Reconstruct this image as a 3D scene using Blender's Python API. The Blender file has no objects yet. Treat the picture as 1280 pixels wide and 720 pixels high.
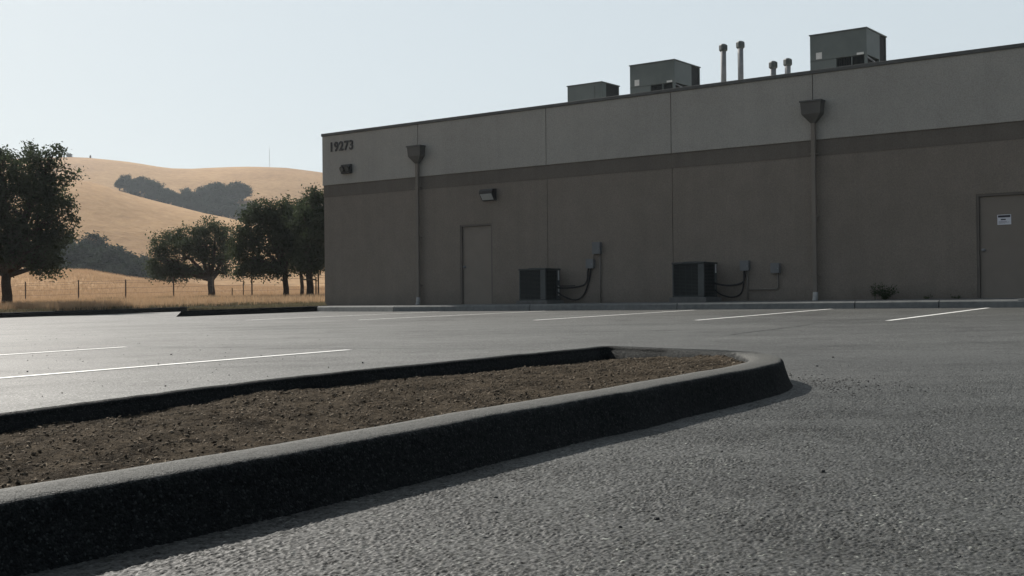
import bpy, math, random
import numpy as np
from mathutils import Vector, Matrix, noise as mnoise

R = math.radians
scene = bpy.context.scene
COL = scene.collection

# ------------------------------------------------------------------ camera
CAM_H = 0.58
cam_data = bpy.data.cameras.new("camera")
cam_data.lens = 1500 / 1280 * 36
cam_data.sensor_width = 36
cam_data.clip_start = 0.05
cam_data.clip_end = 6000
cam = bpy.data.objects.new("camera", cam_data)
COL.objects.link(cam)
_p, _r = math.atan(16.7 / 1500), math.atan(0.01)
_fw = Vector((0, math.cos(_p), math.sin(_p)))
_up0 = Vector((0, -math.sin(_p), math.cos(_p)))
_rt0 = Vector((1, 0, 0))
_rt = _rt0 * math.cos(_r) - _up0 * math.sin(_r)
_up = _rt0 * math.sin(_r) + _up0 * math.cos(_r)
cam.matrix_world = Matrix(((_rt.x, _up.x, -_fw.x, 0), (_rt.y, _up.y, -_fw.y, 0),
                           (_rt.z, _up.z, -_fw.z, CAM_H), (0, 0, 0, 1)))
scene.camera = cam

# ------------------------------------------------------------------ sky, sun, exposure
SUN_AZ, SUN_EL = 39.0, 36.0          # degrees left of straight ahead, degrees up
world = bpy.data.worlds.new("World")
scene.world = world
world.use_nodes = True
wn = world.node_tree
sky = wn.nodes.new("ShaderNodeTexSky")
sky.sky_type = 'NISHITA'
sky.sun_disc = False
sky.sun_elevation = R(SUN_EL)
sky.sun_rotation = R(-SUN_AZ)
sky.altitude = 0
sky.air_density = 1.0
sky.dust_density = 2.5
sky.ozone_density = 1.0
bg = wn.nodes["Background"]
# a thin veil of high cloud over the clear sky, thicker and brighter on the sun's side
wtc = wn.nodes.new("ShaderNodeTexCoord")
wdot = wn.nodes.new("ShaderNodeVectorMath"); wdot.operation = 'DOT_PRODUCT'
wdot.inputs[1].default_value = (-math.sin(R(SUN_AZ - 25)), math.cos(R(SUN_AZ - 25)), 0.15)
wn.links.new(wtc.outputs["Generated"], wdot.inputs[0])
def wrange(a, b, c, d):
    m = wn.nodes.new("ShaderNodeMapRange")
    m.interpolation_type = 'SMOOTHSTEP'
    for k, v in zip(("From Min", "From Max", "To Min", "To Max"), (a, b, c, d)): m.inputs[k].default_value = v
    wn.links.new(wdot.outputs["Value"], m.inputs["Value"])
    return m.outputs["Result"]
veil = wn.nodes.new("ShaderNodeMix")
veil.data_type = 'RGBA'
wn.links.new(wrange(-0.4, 0.8, 0.30, 0.90), veil.inputs[0])
veil.inputs[7].default_value = (4.66, 5.22, 5.52, 1)
wn.links.new(sky.outputs[0], veil.inputs[6])
wn.links.new(veil.outputs[2], bg.inputs[0])
wn.links.new(wrange(-0.3, 0.75, 0.045, 0.088), bg.inputs[1])  # whole sky dimmed behind the camera, to deepen the shaded faces
sun_data = bpy.data.lights.new("sun", 'SUN')
sun_data.energy = 4.8
sun_data.angle = R(0.6)
sun_data.color = (1.0, 0.945, 0.87)
sun = bpy.data.objects.new("sun", sun_data)
COL.objects.link(sun)
_sd = Vector((-math.sin(R(SUN_AZ)) * math.cos(R(SUN_EL)), math.cos(R(SUN_AZ)) * math.cos(R(SUN_EL)), math.sin(R(SUN_EL))))
sun.rotation_euler = _sd.to_track_quat('Z', 'Y').to_euler()
scene.view_settings.view_transform = 'Standard'
scene.view_settings.look = 'None'
scene.view_settings.exposure = 0.6
scene.view_settings.gamma = 1
scene.view_settings.use_curve_mapping = False
scene.cycles.max_bounces = 8
scene.cycles.volume_bounces = 0
scene.cycles.use_denoising = True

# ------------------------------------------------------------------ frames of reference
PA, PB = 0.01156, 0.0115                     # the car park is one gently tilted plane
def plane(x, y): return PA * x + PB * y
LX, LY, LZ = -5.653, 36.252, 0.5             # left front corner of the building
WX, WY = 0.80060, -0.59921                   # along its front wall, to the right
NX, NY = 0.59921, 0.80060                    # into the building
ROT = math.atan2(WY, WX)
def wxy(s, d): return (LX + WX * s + NX * d, LY + WY * s + NY * d)
def tosd(x, y):
    return ((x - LX) * WX + (y - LY) * WY, (x - LX) * NX + (y - LY) * NY)

def smooth(e0, e1, x):
    t = np.clip((x - e0) / (e1 - e0), 0, 1)
    return t * t * (3 - 2 * t)

_bear = np.array([-640, 0, 110, 160, 200, 260, 345, 480, 700, 1200, 1700]) / 1500 - 640 / 1500
_A = np.array([6.6, 5.05, 4.75, 3.85, 3.35, 2.7, 2.5, 2.2, 1.8, 1.5, 1.2])
_bb = np.array([-640, 0, 90, 121, 144, 183, 235, 260, 299, 345, 420, 600, 900, 1700]) / 1500 - 640 / 1500
_B = np.array([35, 36.6, 35.1, 34, 32, 29.4, 26.8, 25.2, 23.6, 20.9, 17, 10, 6, 4])
_cb = np.array([-640, 0, 93, 131, 170, 204, 229, 260, 299, 338, 369, 405, 520, 800, 1700]) / 1500 - 640 / 1500
_C = np.array([72, 78.5, 79.4, 78.3, 76.4, 73.7, 72.7, 73.4, 73.9, 73.8, 72.8, 70.5, 62, 40, 20])
def terrain(x, y):
    x = np.asarray(x, float); y = np.asarray(y, float)
    base = PA * np.clip(x, -40, 45) + PB * np.clip(y, -45, 58) + 0.13 + 0.1 * smooth(42, 58, y)
    yy = np.maximum(y, 60.0)
    u = np.clip(x / yy, -0.85, 0.7)
    za, zb, zc = np.interp(u, _bear, _A), np.interp(u, _bb, _B), np.interp(u, _cb, _C)
    knots = [60, 150, 215, 330, 415, 650, 950, 2200]
    vals = [base, za, za - 1.2, zb, zb - 2.5, zc, zc - 22, zc - 60]
    z = np.array(vals[-1], float)
    for k in range(len(knots) - 2, -1, -1):
        t = smooth(knots[k], knots[k + 1], yy)
        seg = vals[k] * (1 - t) + vals[k + 1] * t
        z = np.where(yy <= knots[k + 1], seg, z)
    return z

# ------------------------------------------------------------------ materials
def new_mat(name):
    m = bpy.data.materials.new(name)
    m.use_nodes = True
    nt = m.node_tree
    return m, nt, nt.nodes["Principled BSDF"]

def nd(nt, kind, **kw):
    n = nt.nodes.new(kind)
    for k, v in kw.items():
        if k in n.inputs.keys() if hasattr(n.inputs, "keys") else False:
            n.inputs[k].default_value = v
        else:
            setattr(n, k, v)
    return n

def ramp(nt, src, stops):
    r = nt.nodes.new("ShaderNodeValToRGB")
    while len(r.color_ramp.elements) < len(stops):
        r.color_ramp.elements.new(0.5)
    for e, (p, c) in zip(r.color_ramp.elements, stops):
        e.position = p
        e.color = (*c, 1) if len(c) == 3 else c
    nt.links.new(src, r.inputs[0])
    return r.outputs[0]

def tex_noise(nt, vec, scale, detail=4, rough=0.55):
    n = nt.nodes.new("ShaderNodeTexNoise")
    n.inputs["Scale"].default_value = scale
    n.inputs["Detail"].default_value = detail
    n.inputs["Roughness"].default_value = rough
    nt.links.new(vec, n.inputs["Vector"])
    return n.outputs["Fac"]

def mixc(nt, fac, a, b, mode='MIX'):
    m = nt.nodes.new("ShaderNodeMix")
    m.data_type = 'RGBA'
    m.blend_type = mode
    for sock, v in ((m.inputs[0], fac), (m.inputs[6], a), (m.inputs[7], b)):
        if hasattr(v, "is_linked"):
            nt.links.new(v, sock)
        elif isinstance(v, (int, float)):
            sock.default_value = v
        else:
            sock.default_value = (*v, 1)
    return m.outputs[2]

def math_n(nt, op, a, b=None):
    m = nt.nodes.new("ShaderNodeMath")
    m.operation = op
    for sock, v in zip(m.inputs, (a, b)):
        if v is None: continue
        if hasattr(v, "is_linked"): nt.links.new(v, sock)
        else: sock.default_value = v
    return m.outputs[0]

def bump(nt, height, dist, strength=1.0, normal=None):
    b = nt.nodes.new("ShaderNodeBump")
    b.inputs["Strength"].default_value = strength
    b.inputs["Distance"].default_value = dist
    nt.links.new(height, b.inputs["Height"])
    if normal is not None: nt.links.new(normal, b.inputs["Normal"])
    return b.outputs["Normal"]

def position(nt):
    return nt.nodes.new("ShaderNodeNewGeometry").outputs["Position"]

def surface(name, c1, c2, rough=0.8, scale=6, bscale=60, bdist=0.003, spec=0.3, metal=0.0, big=0.7):
    """A painted or plain surface: two close colours mixed by fine and broad noise, with a light bump."""
    m, nt, p = new_mat(name)
    pos = position(nt)
    f = tex_noise(nt, pos, scale, 6)
    g = tex_noise(nt, pos, big, 3)
    mixed = math_n(nt, 'ADD', math_n(nt, 'MULTIPLY', f, 0.5), math_n(nt, 'MULTIPLY', g, 0.5))
    col = ramp(nt, mixed, [(0.38, c1), (0.62, c2)])
    nt.links.new(col, p.inputs["Base Color"])
    p.inputs["Roughness"].default_value = rough
    p.inputs["Specular IOR Level"].default_value = spec
    p.inputs["Metallic"].default_value = metal
    if bdist:
        nt.links.new(bump(nt, tex_noise(nt, pos, bscale, 4), bdist), p.inputs["Normal"])
    return m

def stucco(name, c1, c2, streak=0.07):
    m = surface(name, c1, c2, 0.92, 2.5, 85, 0.006, 0.2, big=0.45)
    nt = m.node_tree; p = nt.nodes["Principled BSDF"]
    src = p.inputs["Base Color"].links[0].from_socket
    pos = position(nt)
    mp = nt.nodes.new("ShaderNodeMapping"); mp.inputs["Scale"].default_value = (1.7, 1.7, 0.10)
    nt.links.new(pos, mp.inputs["Vector"])
    st = tex_noise(nt, mp.outputs[0], 1.6, 6, 0.65)
    col = mixc(nt, 1.0, src, ramp(nt, st, [(0.32, (1 - streak,) * 3), (0.56, (1, 1, 1))]), 'MULTIPLY')
    # dust and splash marks low on the wall: a ragged tide line of dried dirt
    sz = nt.nodes.new("ShaderNodeSeparateXYZ"); nt.links.new(pos, sz.inputs[0])
    edge = math_n(nt, 'ADD', sz.outputs[2], math_n(nt, 'MULTIPLY', tex_noise(nt, pos, 1.4, 6, 0.7), -0.9))
    col = mixc(nt, ramp(nt, edge, [(0.05, (0.4, 0.4, 0.4)), (0.42, (0, 0, 0))]), col, (0.115, 0.105, 0.09))
    fleck = tex_noise(nt, pos, 38, 3, 0.8)
    col = mixc(nt, 1.0, col, ramp(nt, fleck, [(0.34, (0.80, 0.80, 0.80)), (0.55, (1, 1, 1)), (0.7, (1.12, 1.12, 1.12))]), 'MULTIPLY')
    nt.links.new(col, p.inputs["Base Color"])
    return m

def asphalt(name, dark, light, cell=130.0, rough=0.5, spec=0.5, bdist=0.004, wear=True, stones=False, glint=5.5):
    m, nt, p = new_mat(name)
    pos = position(nt)
    v = nt.nodes.new("ShaderNodeTexVoronoi")
    v.inputs["Scale"].default_value = cell
    nt.links.new(pos, v.inputs["Vector"])
    sep = nt.nodes.new("ShaderNodeSeparateColor")
    nt.links.new(v.outputs["Color"], sep.inputs[0])
    key = sep.outputs[0]
    fade = None
    if stones:
        at = nt.nodes.new("ShaderNodeAttribute"); at.attribute_name = "stone"
        fa = nt.nodes.new("ShaderNodeAttribute"); fa.attribute_name = "relief"
        fade = fa.outputs["Fac"]
        mk = nt.nodes.new("ShaderNodeMix")
        nt.links.new(fade, mk.inputs[0]); nt.links.new(sep.outputs[0], mk.inputs[2]); nt.links.new(at.outputs["Fac"], mk.inputs[3])
        key = mk.outputs[0]
    stone = ramp(nt, key, [(0.0, dark), (0.8, tuple(0.55 * a + 0.45 * b for a, b in zip(dark, light))), (0.93, light), (0.975, tuple(1.8 * c for c in light)), (1.0, tuple(glint * c for c in light))])  # the brightest stones have sparkle painted into their colour
    broad = tex_noise(nt, pos, 0.35, 5, 0.6)
    worn_or_lit = ramp(nt, broad, [(0.3, (0.70, 0.70, 0.70)), (0.7, (1.15, 1.14, 1.11))])
    level = math_n(nt, 'MULTIPLY', worn_or_lit, 1.0)
    if wear:
        blot = tex_noise(nt, pos, 2.3, 5, 0.65)
        worn_or_lit = mixc(nt, 1.0, worn_or_lit, ramp(nt, blot, [(0.30, (0.74, 0.74, 0.74)), (0.5, (1, 1, 1))]), 'MULTIPLY')
        # faint lanes left by the paver and by tyres, along the stalls' cross direction
        mp = nt.nodes.new("ShaderNodeMapping")
        mp.inputs["Rotation"].default_value = (0, 0, -ROT)
        mp.inputs["Scale"].default_value = (0.05, 1.5, 1)
        nt.links.new(pos, mp.inputs["Vector"])
        lane = tex_noise(nt, mp.outputs[0], 1.0, 4, 0.6)
        worn_or_lit = mixc(nt, 1.0, worn_or_lit, ramp(nt, lane, [(0.34, (0.80, 0.80, 0.80)), (0.55, (1, 1, 1))]), 'MULTIPLY')
        # oil spots
        sv = nt.nodes.new("ShaderNodeTexVoronoi"); sv.inputs["Scale"].default_value = 0.42
        wob = mixc(nt, 0.08, pos, nt.nodes.new("ShaderNodeTexNoise").outputs["Color"])
        nt.links.new(wob, sv.inputs["Vector"])
        worn_or_lit = mixc(nt, 1.0, worn_or_lit, ramp(nt, sv.outputs["Distance"], [(0.03, (0.55, 0.55, 0.55)), (0.13, (1, 1, 1))]), 'MULTIPLY')
        pit = tex_noise(nt, pos, 42, 3, 0.7)
        worn_or_lit = mixc(nt, 1.0, worn_or_lit, ramp(nt, pit, [(0.33, (0.25, 0.25, 0.25)), (0.38, (1, 1, 1))]), 'MULTIPLY')
    col = mixc(nt, 1.0, stone, worn_or_lit, 'MULTIPLY')
    nt.links.new(col, p.inputs["Base Color"])
    p.inputs["Roughness"].default_value = rough
    speck = tex_noise(nt, pos, 55, 3, 0.8)
    sp = math_n(nt, 'MULTIPLY', ramp(nt, speck, [(0.36, (0.25, 0.25, 0.25)), (0.56, (1, 1, 1)), (0.72, (1.7, 1.7, 1.7))]), spec)
    nt.links.new(math_n(nt, 'MULTIPLY', sp, worn_or_lit), p.inputs["Specular IOR Level"])
    fine = tex_noise(nt, pos, cell * 1.2, 3, 0.6)
    hgt = math_n(nt, 'ADD', math_n(nt, 'MULTIPLY', v.outputs["Distance"], -0.8), fine)
    b1 = nt.nodes.new("ShaderNodeBump"); b1.inputs["Distance"].default_value = bdist
    b2 = nt.nodes.new("ShaderNodeBump"); b2.inputs["Distance"].default_value = bdist * 2; b2.inputs["Strength"].default_value = 0.8
    nt.links.new(hgt, b1.inputs["Height"])
    nt.links.new(tex_noise(nt, pos, 30, 4, 0.7), b2.inputs["Height"]); nt.links.new(b1.outputs[0], b2.inputs["Normal"])
    if fade is not None:            # where the stones are real geometry the bump only adds their grain
        inv = math_n(nt, 'SUBTRACT', 1.0, math_n(nt, 'MULTIPLY', fade, 0.75))
        nt.links.new(inv, b1.inputs["Strength"]); nt.links.new(math_n(nt, 'MULTIPLY', inv, 0.8), b2.inputs["Strength"])
    nt.links.new(b2.outputs[0], p.inputs["Normal"])
    return m

M = {}
AS = dict(dark=(0.007, 0.0078, 0.007), light=(0.047, 0.050, 0.0445), cell=115, rough=0.71, spec=0.85, bdist=0.0024)
M['asphalt'] = asphalt("asphalt", **AS)
M['asphalt_near'] = asphalt("asphalt_near", stones=True, **AS)
M['kerb_dark'] = asphalt("dark_kerb", (0.0045, 0.006, 0.0065), (0.023, 0.025, 0.0245), cell=190, rough=0.75, spec=0.12, wear=False, glint=1.9, bdist=0.003)
def worn_lit_top():  # dark kerb with its sunlit top painted paler, ragged edged like wear
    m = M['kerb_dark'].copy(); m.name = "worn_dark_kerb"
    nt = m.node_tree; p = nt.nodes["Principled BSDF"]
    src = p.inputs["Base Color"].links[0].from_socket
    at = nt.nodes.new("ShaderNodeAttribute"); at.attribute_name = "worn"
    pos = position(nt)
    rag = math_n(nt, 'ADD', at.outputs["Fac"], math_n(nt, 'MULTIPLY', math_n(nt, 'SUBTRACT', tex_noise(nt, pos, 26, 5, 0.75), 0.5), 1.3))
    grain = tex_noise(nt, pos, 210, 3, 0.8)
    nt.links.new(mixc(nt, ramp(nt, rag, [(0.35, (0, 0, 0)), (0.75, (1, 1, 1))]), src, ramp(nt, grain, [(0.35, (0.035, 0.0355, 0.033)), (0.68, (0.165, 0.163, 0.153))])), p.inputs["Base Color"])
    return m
M['kerb_worn'] = worn_lit_top()
M['kerb'] = surface("kerb_concrete", (0.125, 0.13, 0.126), (0.185, 0.19, 0.183), 0.85, 9, 90, 0.004)
M['walk'] = surface("walkway_concrete", (0.11, 0.11, 0.105), (0.16, 0.158, 0.15), 0.9, 9, 90, 0.004)
M['paint'] = surface("line_paint", (0.55, 0.55, 0.53), (0.8, 0.8, 0.77), 0.55, 30, 140, 0.002, 0.5, big=4)
M['seam'] = surface("asphalt_seam", (0.012, 0.012, 0.012), (0.03, 0.03, 0.03), 0.7, 12, 90, 0.003)
M['wall_low'] = stucco("brown_stucco", (0.230, 0.198, 0.164), (0.260, 0.224, 0.187))
M['wall_up'] = stucco("grey_tan_stucco", (0.400, 0.380, 0.341), (0.438, 0.416, 0.373), 0.06)
M['band'] = stucco("dark_stucco_band", (0.160, 0.140, 0.118), (0.182, 0.160, 0.135), 0.1)
M['groove'] = surface("groove", (0.06, 0.056, 0.05), (0.08, 0.074, 0.066), 0.9, 5)
M['cap'] = surface("parapet_metal", (0.085, 0.086, 0.08), (0.115, 0.115, 0.107), 0.6, 5, 40, 0.001, 0.4)
M['roof'] = surface("roof_membrane", (0.35, 0.34, 0.32), (0.45, 0.44, 0.42), 0.9, 5)
M['door'] = surface("door_paint", (0.210, 0.180, 0.148), (0.232, 0.199, 0.164), 0.65, 3, 40, 0.001, 0.35)
M['door_frame'] = surface("door_frame_paint", (0.125, 0.109, 0.091), (0.150, 0.131, 0.11), 0.6, 3, 40, 0.001, 0.35)
M['pipe'] = surface("downspout_paint", (0.185, 0.161, 0.134), (0.212, 0.184, 0.154), 0.6, 3, 40, 0.001, 0.35)
M['head'] = surface("conductor_head_paint", (0.10, 0.096, 0.087), (0.125, 0.12, 0.108), 0.6, 3, 40, 0.001, 0.35)
M['black'] = surface("black_metal", (0.018, 0.018, 0.018), (0.03, 0.03, 0.03), 0.5, 8, 60, 0.001, 0.4)
M['lens'] = surface("frosted_lens", (0.35, 0.37, 0.36), (0.45, 0.47, 0.46), 0.25, 20, 60, 0.0, 0.5)
M['ac_dark'] = surface("condenser_paint", (0.030, 0.037, 0.037), (0.045, 0.053, 0.053), 0.5, 6, 50, 0.001, 0.4)
M['ac_core'] = surface("condenser_coil", (0.008, 0.010, 0.011), (0.016, 0.019, 0.02), 0.7, 30, 120, 0.002, 0.3)
M['ac_post'] = surface("condenser_corner", (0.055, 0.064, 0.063), (0.075, 0.084, 0.083), 0.5, 6, 50, 0.001, 0.4)
M['tag'] = surface("pale_label", (0.55, 0.55, 0.53), (0.7, 0.7, 0.68), 0.6, 30, 60, 0.0, 0.4)
M['white'] = surface("white_sign", (0.66, 0.66, 0.7), (0.74, 0.74, 0.78), 0.45, 30, 60, 0.0, 0.4)
M['ink'] = surface("sign_ink", (0.03, 0.03, 0.04), (0.05, 0.05, 0.06), 0.6, 30, 60, 0.0, 0.3)
M['box'] = surface("electric_box_grey", (0.14, 0.145, 0.147), (0.175, 0.18, 0.183), 0.5, 6, 50, 0.001, 0.4)
M['hose'] = surface("black_hose", (0.012, 0.012, 0.012), (0.022, 0.022, 0.022), 0.6, 20, 80, 0.002, 0.4)
M['conduit'] = surface("conduit_paint", (0.16, 0.145, 0.125), (0.20, 0.18, 0.155), 0.6, 6, 50, 0.001, 0.4)
M['unit'] = surface("rooftop_unit_paint", (0.10, 0.12, 0.115), (0.125, 0.145, 0.14), 0.55, 3, 40, 0.001, 0.4, big=1.2)
M['unit_lid'] = surface("rooftop_unit_lid", (0.075, 0.088, 0.085), (0.10, 0.112, 0.108), 0.55, 3, 40, 0.001, 0.4)
M['galv'] = surface("galvanised_vent", (0.19, 0.195, 0.20), (0.27, 0.275, 0.28), 0.75, 8, 40, 0.001, 0.4, big=3)
M['boot'] = surface("pale_boot", (0.34, 0.33, 0.31), (0.48, 0.47, 0.44), 0.7, 20, 40, 0.002, 0.3)
M['bark'] = surface("bark", (0.028, 0.022, 0.017), (0.06, 0.048, 0.037), 0.9, 14, 40, 0.02, 0.15)
M['post'] = surface("rusty_post", (0.05, 0.038, 0.03), (0.10, 0.075, 0.055), 0.8, 20, 60, 0.001, 0.2)
M['stake'] = surface("stake_wood", (0.06, 0.047, 0.035), (0.10, 0.08, 0.06), 0.85, 20, 60, 0.002, 0.2)
M['gravel'] = surface("gravel_grey", (0.03, 0.03, 0.03), (0.10, 0.10, 0.095), 0.8, 60, 150, 0.002, 0.3, big=40)
M['chip'] = surface("wood_chip", (0.020, 0.0155, 0.0105), (0.23, 0.19, 0.145), 0.95, 45, 150, 0.002, 0.05, big=35)
M['soil'] = surface("brown_soil", (0.013, 0.0105, 0.0075), (0.088, 0.071, 0.052), 1.0, 70, 190, 0.012, 0.03, big=6)

def leaf_mat(name, c1, c2, tint=(1.2, 1.3, 1.0)):
    m, nt, p = new_mat(name)
    pos = position(nt)
    nt.links.new(ramp(nt, tex_noise(nt, pos, 1.3, 4), [(0.35, c1), (0.65, c2)]), p.inputs["Base Color"])
    p.inputs["Roughness"].default_value = 0.8
    p.inputs["Specular IOR Level"].default_value = 0.05
    tr = nt.nodes.new("ShaderNodeBsdfTranslucent")
    tr.inputs[0].default_value = (c2[0] * tint[0], c2[1] * tint[1], c2[2] * tint[2], 1)
    mx = nt.nodes.new("ShaderNodeMixShader")
    mx.inputs[0].default_value = 0.25
    nt.links.new(p.outputs[0], mx.inputs[1])
    nt.links.new(tr.outputs[0], mx.inputs[2])
    nt.links.new(mx.outputs[0], nt.nodes["Material Output"].inputs["Surface"])
    return m
M['oak'] = leaf_mat("oak_leaf", (0.024, 0.034, 0.022), (0.050, 0.063, 0.040))
M['oak_far'] = leaf_mat("far_oak_leaf", (0.010, 0.018, 0.017), (0.024, 0.034, 0.028))
M['weed'] = leaf_mat("weed_leaf", (0.035, 0.05, 0.025), (0.06, 0.08, 0.04))
M['grass_green'] = leaf_mat("green_grass_blade", (0.065, 0.064, 0.042), (0.17, 0.148, 0.10), (1.1, 1.1, 1.0))
M['grass_dry'] = leaf_mat("dry_grass_blade", (0.32, 0.226, 0.138), (0.49, 0.357, 0.232), (1.1, 1.05, 1.0))

def ground_mat():
    m, nt, p = new_mat("dry_hill_grass")
    pos = position(nt)
    a = tex_noise(nt, pos, 0.02, 6, 0.6)
    b = tex_noise(nt, pos, 0.35, 5, 0.7)
    c = math_n(nt, 'ADD', math_n(nt, 'MULTIPLY', tex_noise(nt, pos, 6.0, 3, 0.7), 0.5), math_n(nt, 'MULTIPLY', tex_noise(nt, pos, 1.1, 4, 0.8), 0.5))
    f = math_n(nt, 'ADD', math_n(nt, 'MULTIPLY', a, 0.4), math_n(nt, 'ADD', math_n(nt, 'MULTIPLY', b, 0.35), math_n(nt, 'MULTIPLY', c, 0.25)))
    col = ramp(nt, f, [(0.37, (0.225, 0.126, 0.054)), (0.5, (0.340, 0.203, 0.092)), (0.63, (0.445, 0.283, 0.138))])
    # greener turf along the kerb: only where the distance beyond the kerb line is small
    att = nt.nodes.new("ShaderNodeAttribute"); att.attribute_name = "turf"
    edge = math_n(nt, 'ADD', att.outputs["Fac"], math_n(nt, 'MULTIPLY', math_n(nt, 'SUBTRACT', b, 0.5), 0.9))
    col = mixc(nt, ramp(nt, edge, [(0.4, (0, 0, 0)), (0.62, (1, 1, 1))]), col, ramp(nt, c, [(0.35, (0.085, 0.075, 0.042)), (0.65, (0.21, 0.165, 0.095))]))
    nt.links.new(col, p.inputs["Base Color"])
    p.inputs["Roughness"].default_value = 0.95
    p.inputs["Specular IOR Level"].default_value = 0.1
    n1 = bump(nt, b, 0.5, 0.6)
    nt.links.new(bump(nt, c, 0.06, 0.7, n1), p.inputs["Normal"])
    return m
M['ground'] = ground_mat()

# ------------------------------------------------------------------ mesh helpers
class MB:
    def __init__(self): self.v = []; self.f = []
    def box(self, x0, x1, y0, y1, z0, z1):
        b = len(self.v)
        self.v += [(x, y, z) for z in (z0, z1) for y in (y0, y1) for x in (x0, x1)]
        self.f += [tuple(b + i for i in q) for q in ((0, 2, 3, 1), (4, 5, 7, 6), (0, 1, 5, 4), (2, 6, 7, 3), (0, 4, 6, 2), (1, 3, 7, 5))]
        return self
    def frustum(self, r0, z0, r1, z1):
        """r = (x0, x1, y0, y1) at each height"""
        b = len(self.v)
        for r, z in ((r0, z0), (r1, z1)):
            self.v += [(x, y, z) for y in r[2:] for x in r[:2]]
        self.f += [tuple(b + i for i in q) for q in ((0, 2, 3, 1), (4, 5, 7, 6), (0, 1, 5, 4), (2, 6, 7, 3), (0, 4, 6, 2), (1, 3, 7, 5))]
        return self
    def tube(self, pts, rad, n=8, cap=True):
        pts = [Vector(p) for p in pts]
        rads = rad if hasattr(rad, "__len__") else [rad] * len(pts)
        b = len(self.v)
        up = None
        for i, p in enumerate(pts):
            t = (pts[min(i + 1, len(pts) - 1)] - pts[max(i - 1, 0)]).normalized()
            ref = Vector((0, 0, 1)) if abs(t.z) < 0.9 else Vector((1, 0, 0))
            if up is None: up = ref
            u = (up - t * up.dot(t))
            u = u.normalized() if u.length > 1e-4 else t.orthogonal().normalized()
            up = u
            w = t.cross(u)
            for k in range(n):
                a = 2 * math.pi * k / n
                self.v.append(tuple(p + (u * math.cos(a) + w * math.sin(a)) * rads[i]))
        for i in range(len(pts) - 1):
            for k in range(n):
                k2 = (k + 1) % n
                self.f.append((b + i * n + k, b + i * n + k2, b + (i + 1) * n + k2, b + (i + 1) * n + k))
        if cap:
            self.f.append(tuple(b + k for k in range(n - 1, -1, -1)))
            e = b + (len(pts) - 1) * n
            self.f.append(tuple(e + k for k in range(n)))
        return self
    def lathe(self, prof, cx=0, cy=0, n=16):
        b = len(self.v)
        for r, z in prof:
            for k in range(n):
                a = 2 * math.pi * k / n
                self.v.append((cx + r * math.cos(a), cy + r * math.sin(a), z))
        for i in range(len(prof) - 1):
            for k in range(n):
                k2 = (k + 1) % n
                self.f.append((b + i * n + k, b + i * n + k2, b + (i + 1) * n + k2, b + (i + 1) * n + k))
        self.f.append(tuple(b + k for k in range(n - 1, -1, -1)))
        e = b + (len(prof) - 1) * n
        self.f.append(tuple(e + k for k in range(n)))
        return self
    def prism(self, prof, x0, x1):
        """prof = list of (y, z), extruded along x"""
        b = len(self.v); n = len(prof)
        self.v += [(x0, y, z) for y, z in prof] + [(x1, y, z) for y, z in prof]
        for k in range(n):
            k2 = (k + 1) % n
            self.f.append((b + k, b + k2, b + n + k2, b + n + k))
        self.f.append(tuple(b + k for k in range(n - 1, -1, -1)))
        self.f.append(tuple(b + n + k for k in range(n)))
        return self
    def blob(self, c, r, seed=0, n=7, m=5):
        """a small uneven pebble"""
        rng = random.Random(seed)
        b = len(self.v)
        self.v.append((c[0], c[1], c[2] + r[2]))
        for i in range(1, m):
            th = math.pi * i / m
            for k in range(n):
                a = 2 * math.pi * k / n
                q = rng.uniform(0.75, 1.2)
                self.v.append((c[0] + r[0] * q * math.sin(th) * math.cos(a), c[1] + r[1] * q * math.sin(th) * math.sin(a), c[2] + r[2] * math.cos(th)))
        self.v.append((c[0], c[1], c[2] - r[2]))
        e = len(self.v) - 1
        for k in range(n):
            k2 = (k + 1) % n
            self.f.append((b, b + 1 + k, b + 1 + k2))
            for i in range(m - 2):
                p = b + 1 + i * n
                self.f.append((p + k, p + n + k, p + n + k2, p + k2))
            p = b + 1 + (m - 2) * n
            self.f.append((p + k, e, p + k2))
        return self
    def build(self, name, material, parent=None, smooth=False, bevel=0.0):
        me = bpy.data.meshes.new(name)
        me.from_pydata(self.v, [], self.f)
        me.materials.append(material)
        return link_mesh(name, me, parent, smooth, bevel)

def link_mesh(name, me, parent=None, smooth=False, bevel=0.0):
    if smooth:
        me.polygons.foreach_set("use_smooth", [True] * len(me.polygons))
    o = bpy.data.objects.new(name, me)
    COL.objects.link(o)
    if parent is not None: o.parent = parent
    if bevel:
        bv = o.modifiers.new("bevel", 'BEVEL')
        bv.width = bevel; bv.segments = 2; bv.limit_method = 'ANGLE'
    return o

def np_mesh(name, verts, faces, material):
    """faces: (n, k) array"""
    verts = np.asarray(verts, np.float32); faces = np.asarray(faces, np.int32)
    me = bpy.data.meshes.new(name)
    me.vertices.add(len(verts)); me.vertices.foreach_set("co", verts.ravel())
    k = faces.shape[1]
    me.loops.add(faces.size); me.loops.foreach_set("vertex_index", faces.ravel())
    me.polygons.add(len(faces)); me.polygons.foreach_set("loop_start", np.arange(0, faces.size, k, dtype=np.int32))
    me.update(calc_edges=True)
    me.materials.append(material)
    return me

def tag(o, label=None, cat=None, group=None, kind=None):
    if label: o["label"] = label
    if cat: o["category"] = cat
    if group: o["group"] = group
    if kind: o["kind"] = kind
    return o

def thing(name, label, cat, loc, rz=0.0, group=None):
    o = bpy.data.objects.new(name, None)
    o.empty_display_size = 0.2
    COL.objects.link(o)
    o.location = loc
    o.rotation_euler = (0, 0, rz)
    return tag(o, label, cat, group)

def copy_tree(o, parent=None):
    c = o.copy()
    COL.objects.link(c)
    if parent is not None: c.parent = parent
    for ch in list(o.children): copy_tree(ch, c)
    return c

def structure(o, name=None):
    o["kind"] = "structure"
    return o

def at_wall(s, d, z):
    x, y = wxy(s, d)
    return (x, y, LZ + z)

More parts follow.
